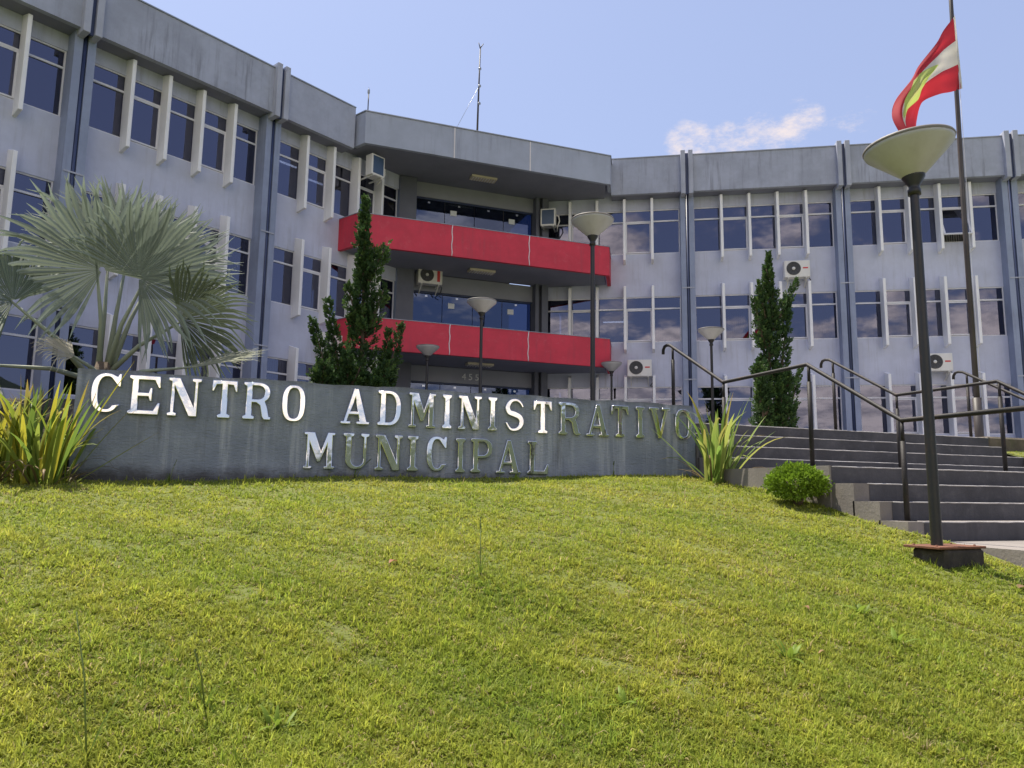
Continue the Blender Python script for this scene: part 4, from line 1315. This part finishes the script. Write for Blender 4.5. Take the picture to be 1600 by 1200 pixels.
YEL = [(0.26, 0.33, 0.045), (0.38, 0.38, 0.05), (0.18, 0.26, 0.045), (0.46, 0.42, 0.05), (0.14, 0.21, 0.04), (0.26, 0.32, 0.06)]
GRN2 = [(0.19, 0.29, 0.06), (0.25, 0.33, 0.075), (0.14, 0.22, 0.045), (0.33, 0.37, 0.09)]
GRN = [(0.11, 0.18, 0.045), (0.15, 0.22, 0.05), (0.085, 0.14, 0.035), (0.22, 0.26, 0.06)]
strap_clump('yellow green strap leaved clump against the left end of the sign wall', -1.62, 8.06, 92, .26, .95, YEL, 31, .28, .36)
strap_clump('yellow green strap leaved clump at the far left edge of the lawn', -2.05, 8.08, 86, .30, .98, YEL, 32, .26, .38)
strap_clump('darker strap leaved clump behind the two yellow green clumps at left', -1.85, 8.75, 70, .45, 1.0, GRN, 35, .2, .40)
strap_clump('green strap leaved clump at the right end of the sign wall by the stairs', 5.48, 7.72, 66, .17, 1.12, GRN2, 33, .18, .38)
lf_ = bpy.data.objects['strap_leaf_plant']
put('leaf', strap_leaf((-1.52, 8.12, .05), R(-8), 1.30, R(27), .022, (0.26, 0.28, 0.03), (0.45, 0.36, 0.03), np.random.default_rng(9), .05), lf_)
# one long leaf leaning across the first letter
rg_ = np.random.default_rng(5)


# ------------------------------------------------------------------ small clipped shrub
def shrub():
    rg = np.random.default_rng(44)
    bx_, by_ = 5.30, 6.12
    z0 = float(lawn_z(bx_, by_))
    root = put('clipped_shrub', None, None, T(bx_, by_, z0), label='small rounded bright green shrub on the lawn beside the stairs', cat='shrub')
    tm = MB()
    for k in range(6):
        a = k * 1.05
        tm.tube([(bx_ + .015 * math.cos(a), by_ + .015 * math.sin(a), z0 - .03), (bx_ + .05 * math.cos(a), by_ + .05 * math.sin(a), z0 + .10), (bx_ + .15 * math.cos(a), by_ + .13 * math.sin(a), z0 + .24)], [.022, .018, .006], 6)
    put('trunk', tm.mesh('trunk', M['bark']), root)
    V = []; Q = []; Tn = []
    for _ in range(6500):
        v = rg.normal(0, 1, 3); v /= np.linalg.norm(v)
        lump = 1 + .13 * math.sin(5 * v[0] + 3 * v[2]) + .10 * math.sin(9 * v[1] + 6 * v[0])
        r_ = (0.55 + .45 * rg.random() ** .35) * lump * (1 + .10 * math.sin(14 * v[0] + 3) * math.sin(13 * v[1] + 11 * v[2])) + (rg.uniform(.02, .22) if rg.random() < .06 else 0)
        P = np.array([bx_ + .27 * v[0] * r_, by_ + .25 * v[1] * r_, z0 + .225 + .155 * v[2] * r_])
        d = v + rg.normal(0, .5, 3) + np.array([0, 0, .5]); d /= np.linalg.norm(d)
        s = np.cross(d, rg.normal(0, 1, 3)); s /= np.linalg.norm(s)
        l = rg.uniform(.022, .038); w = l * .36
        n_ = np.cross(d, s)
        c = np.array([0.20, 0.31, 0.028]) * rg.uniform(.65, 1.3)
        o = len(V)
        V += [P, P + d * l * .5 + s * w + n_ * .003, P + d * l, P + d * l * .5 - s * w + n_ * .003]
        Q.append((o, o + 1, o + 2, o + 3)); Tn += [c] * 4
    put('crown', fast_mesh('crown', np.array(V), np.array(Q), np.zeros((0, 3), int), M['foliage'], np.array(Tn), False), root)


shrub()


# ------------------------------------------------------------------ lawn grass
def pat(x, y, s, ph):
    return (np.sin(s * x * 1.7 + ph + 1.3 * np.sin(s * y * .9)) * np.sin(s * y * 1.3 - ph + 1.1 * np.sin(s * x * .7 + 2)) + .5 * np.sin(s * 2.7 * x + 1.9 * s * y + ph * 3)) / 1.5


def grass():
    nt_ = 400000
    Yt = 1.7 + (8.40 - 1.7) * rng.random(nt_)
    a = -0.42 + (1.64 + 0.42) * rng.random(nt_)
    Xt = a * np.maximum(Yt, 3.0)
    dist = np.sqrt(Xt ** 2 + Yt ** 2)
    keep = (Xt < 5.57) & (Xt > -5)
    w = np.clip((3.3 / dist) ** 1.15, 0.2, 1)
    bare = pat(Xt, Yt, 2.3, .4) + .9 * pat(Xt, Yt, 6.1, 1.7) + .6 * pat(Xt, Yt, 13.0, .7)
    w = w * np.where(bare > 1.2, 0.4, 1.0)
    keep &= rng.random(nt_) < w
    keep &= ~((np.abs(Xt - 5.05) < .22) & (np.abs(Yt - 4.27) < .15))
    keep &= ~((Yt > 8.28) & (rng.random(nt_) < .8))
    Xt, Yt, bare, dist = Xt[keep], Yt[keep], bare[keep], dist[keep]
    # the lawn goes on to the left of the picture, up the bank, and beyond the stairs
    ne = 170000
    Xe = -9.5 + 13.0 * rng.random(ne); Ye = -1.0 + 10.3 * rng.random(ne)
    ke = ((Xe < -.42 * np.maximum(Ye, 3.0)) | (Ye < 1.7)) & ~((Ye > 8.3) & (Xe > -1.5))
    Xe, Ye = Xe[ke], Ye[ke]
    Xr = 11.65 + 5 * rng.random(5000); Yr = 5.0 + 3.85 * rng.random(5000)
    Xe = np.concatenate([Xe, Xr]); Ye = np.concatenate([Ye, Yr])
    nmain = len(Xt)
    Xt = np.concatenate([Xt, Xe]); Yt = np.concatenate([Yt, Ye]); bare = np.concatenate([bare, np.zeros(len(Xe))])
    dist = np.concatenate([dist, np.full(len(Xe), 12.0)])
    m_ = len(Xt)
    # every tuft: a handful of blades that share size, lean and colour
    k = np.where(dist < 4.6, 6, 4)
    idx = np.repeat(np.arange(m_), k)
    n = len(idx)
    p1 = pat(Xt, Yt, 1.1, .3); p2 = pat(Xt, Yt, 3.7, 2.1); p3 = pat(Xt, Yt, 9.0, 4.0)
    size = np.exp(rng.normal(-3.82, .36, m_)) * (1 + .25 * p2 + .25 * p3)
    size = np.clip(size * np.where(bare > 1.0, .6, 1), .012, .085)
    taz = rng.uniform(0, 2 * np.pi, m_); tl = np.clip(np.abs(rng.normal(.9, .42, m_)), 0, 1.45)
    f = np.clip(.5 + .40 * p1 + .25 * p3 + rng.normal(0, .30, m_), 0, 1)[:, None]
    g1 = np.array([.285, .345, .045]); g2 = np.array([.420, .415, .068]); g3 = np.array([.165, .270, .036]); st_ = np.array([.48, .38, .20])
    tc_ = g1 * (1 - f) + g2 * f
    gk = (np.clip(.30 + .55 * pat(Xt, Yt, 2.0, 5.2), 0, 1) * rng.random(m_))[:, None]
    tc_ = tc_ * (1 - gk) + g3 * gk
    tc_ = tc_ * (1 + .12 * p2 + .10 * p3)[:, None]
    dryp = .045 + .13 * np.clip(bare, 0, 1.2) + .08 * np.clip(p1, 0, 1)
    X = Xt[idx] + rng.normal(0, .007, n); Y = Yt[idx] + rng.normal(0, .007, n)
    Y = np.where((X > -1.5) & (X < 6), np.minimum(Y, 8.37), Y)
    Z = np.where(Y > 8.42, bed_z(X, Y), lawn_z(X, Y))
    Z = np.where(X > 11.6, np.interp(Y, [-12, 0, 4.5, 8.6, 9.2], [-2.0, -1.5, -0.45, 0.72, 0.86]) + 0.02 * np.sin(2 * X), Z)
    dd = dist[idx]
    Ln = size[idx] * rng.uniform(.6, 1.35, n) * 1.25
    az = taz[idx] + rng.normal(0, 1.0, n)
    lean = np.clip(tl[idx] + rng.normal(.12, .35, n), .02, 1.5)
    wd = rng.uniform(.0012, .0026, n) * (1 + .12 * dd)
    c = tc_[idx]
    dry = (rng.random(n) < dryp[idx])[:, None]
    c = np.where(dry, st_ * rng.uniform(.6, 1.15, (n, 1)), c) * rng.uniform(.74, 1.24, (n, 1))
    lean = np.where(dry[:, 0], np.clip(lean + .45, 0, 1.52), lean)
    dx, dy = np.cos(az), np.sin(az)
    t = np.stack([-dy, dx, np.zeros(n)], 1)
    b = np.stack([X, Y, Z - .004], 1)
    l1 = lean * .6; l2 = np.minimum(lean * 1.35, 1.75)
    m = b + np.stack([dx * np.sin(l1), dy * np.sin(l1), np.cos(l1)], 1) * (Ln * .5)[:, None]
    e = m + np.stack([dx * np.sin(l2), dy * np.sin(l2), np.cos(l2)], 1) * (Ln * .55)[:, None]
    W = wd[:, None]
    V = np.stack([b - t * W, b + t * W, m + t * W * .85, m - t * W * .85, e], 1).reshape(-1, 3)
    i = np.arange(n) * 5
    Q = np.stack([i, i + 1, i + 2, i + 3], 1); Tr = np.stack([i + 3, i + 2, i + 4], 1)
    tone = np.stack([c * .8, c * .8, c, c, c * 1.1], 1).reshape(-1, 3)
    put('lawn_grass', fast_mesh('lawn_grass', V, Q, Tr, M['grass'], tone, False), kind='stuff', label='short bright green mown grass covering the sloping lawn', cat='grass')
    print('BLADES', n)
    return n


NG = grass()


# ------------------------------------------------------------------ weeds in the lawn
def weed(x, y, kind, size, seed, label):
    rg = np.random.default_rng(seed)
    z0 = float(lawn_z(x, y))
    root = put('lawn_weed' if kind == 'rosette' else 'grass_stalk', None, None, T(x, y, z0), label=label, cat='weed', group='weeds standing in the lawn')
    if kind == 'rosette':
        for k in range(int(rg.integers(6, 13))):
            az = k * 2.4 + rg.normal(0, .6)
            c = np.array([0.22, 0.31, 0.04]) * rg.uniform(.8, 1.25)
            put('leaf', strap_leaf((x + rg.normal(0, .012), y + rg.normal(0, .012), z0), az, size * rg.uniform(.45, 1.25), rg.uniform(.3, 1.3), size * rg.uniform(.06, .13), c, c, rg, rg.uniform(.4, 1.2)), root)
    else:
        c = np.array([0.12, 0.16, 0.04])
        l = rg.normal(0, .06, 2)
        put('stem', MB().tube([(x, y, z0), (x + l[0] * .4, y + l[1] * .4, z0 + size * .55), (x + l[0], y + l[1], z0 + size)], [.0034, .0028, .002], 5).mesh('stem', M['stalk']), root)
        V = []; Q = []; Tn = []
        for k in range(40):
            t = .72 + .28 * k / 40
            P = np.array([x + l[0] * t ** 1.3, y + l[1] * t ** 1.3, z0 + size * t]); d = rg.normal(0, 1, 3); d[2] = abs(d[2]) + 1.2; d /= np.linalg.norm(d)
            s = np.cross(d, [1, .3, .2]); s /= np.linalg.norm(s); o = len(V)
            V += [P, P + d * .008 + s * .003, P + d * .016, P + d * .008 - s * .003]; Q.append((o, o + 1, o + 2, o + 3)); Tn += [c * rg.uniform(.6, 1.2)] * 4
        put('seed_head', fast_mesh('seed_head', np.array(V), np.array(Q), np.zeros((0, 3), int), M['strap'], np.array(Tn), False), root)
        for k in range(3):
            cc = np.array([0.13, 0.19, 0.03]) * rg.uniform(.8, 1.2)
            put('leaf', strap_leaf((x, y, z0), rg.uniform(0, 6.3), size * .5, .35, .004, cc, cc, rg, .8), root)


WEEDS = [(-0.37, 2.86, 'stalk', .46, 'tall grass stalk near the lower left corner of the picture'), (-0.03, 3.12, 'stalk', .24, 'leaning grass stalk right of the tallest one at lower left'),
         (1.44, 4.40, 'stalk', .34, 'single grass stalk standing in the middle of the lawn'), (0.22, 2.95, 'rosette', .12, 'broad leaved weed at the lower left of the lawn'),
         (2.55, 3.05, 'rosette', .13, 'broad leaved weed low in the lawn right of centre'), (3.30, 3.10, 'rosette', .14, 'leafy weed in the lower right of the lawn'),
         (3.45, 3.50, 'rosette', .13, 'leafy weed above the lower right weed, nearer the lamp'), (1.55, 2.85, 'rosette', .12, 'broad leaved weed at the bottom centre of the lawn'),
         (1.25, 8.2, 'stalk', .20, 'thin grass stalk before the letter M of the lower line'), (-.55, 8.22, 'stalk', .22, 'thin grass stalk at the wall foot below the letter N'),
         (3.1, 8.2, 'rosette', .10, 'small bright weed at the wall foot below the lower line'), (4.35, 8.2, 'stalk', .18, 'thin grass stalk at the wall foot near the right end'),
         (5.2, 7.4, 'rosette', .12, 'small weed at the foot of the right strap leaved clump')]
for i, (x, y, k, s, lb) in enumerate(WEEDS):
    weed(x, y, k, s, 100 + i, lb)


# ------------------------------------------------------------------ dead leaves on the grass
def fallen_leaf(x, y, size, c, seed, label):
    rg = np.random.default_rng(seed)
    z0 = float(lawn_z(x, y)) + .02
    a = rg.uniform(0, 6.28)
    V = []; Q = []
    for i in range(7):
        t = i / 6; w = size * .32 * math.sin(math.pi * min(t * .95 + .03, 1)) ; l = size * (t - .5)
        for k in (-1, 0, 1):
            V.append((x + l * math.cos(a) - k * w * math.sin(a), y + l * math.sin(a) + k * w * math.cos(a), z0 + .25 * w * abs(k) + .012 * math.sin(3 * t) + rg.normal(0, .0015)))
        if i:
            b = (i - 1) * 3; Q += [(b, b + 1, b + 4, b + 3), (b + 1, b + 2, b + 5, b + 4)]
    Tn = np.array([c] * len(V))
    put('fallen_leaf', fast_mesh('fallen_leaf', np.array(V), np.array(Q), np.zeros((0, 3), int), M['foliage'], Tn), label=label, cat='dead leaf', group='dead leaves on the lawn')


fallen_leaf(5.08, 3.72, .11, (.22, .13, .07), 1, 'curled brown dead leaf at the right edge of the lawn below the lamp')
fallen_leaf(3.10, 3.55, .05, (.28, .16, .08), 2, 'small orange dead leaf in the right half of the lawn')
fallen_leaf(0.98, 4.72, .07, (.33, .14, .08), 3, 'reddish dead leaf on the lawn left of the single stalk')
fallen_leaf(2.75, 3.05, .04, (.30, .19, .09), 4, 'tiny orange leaf among the weeds low in the lawn')
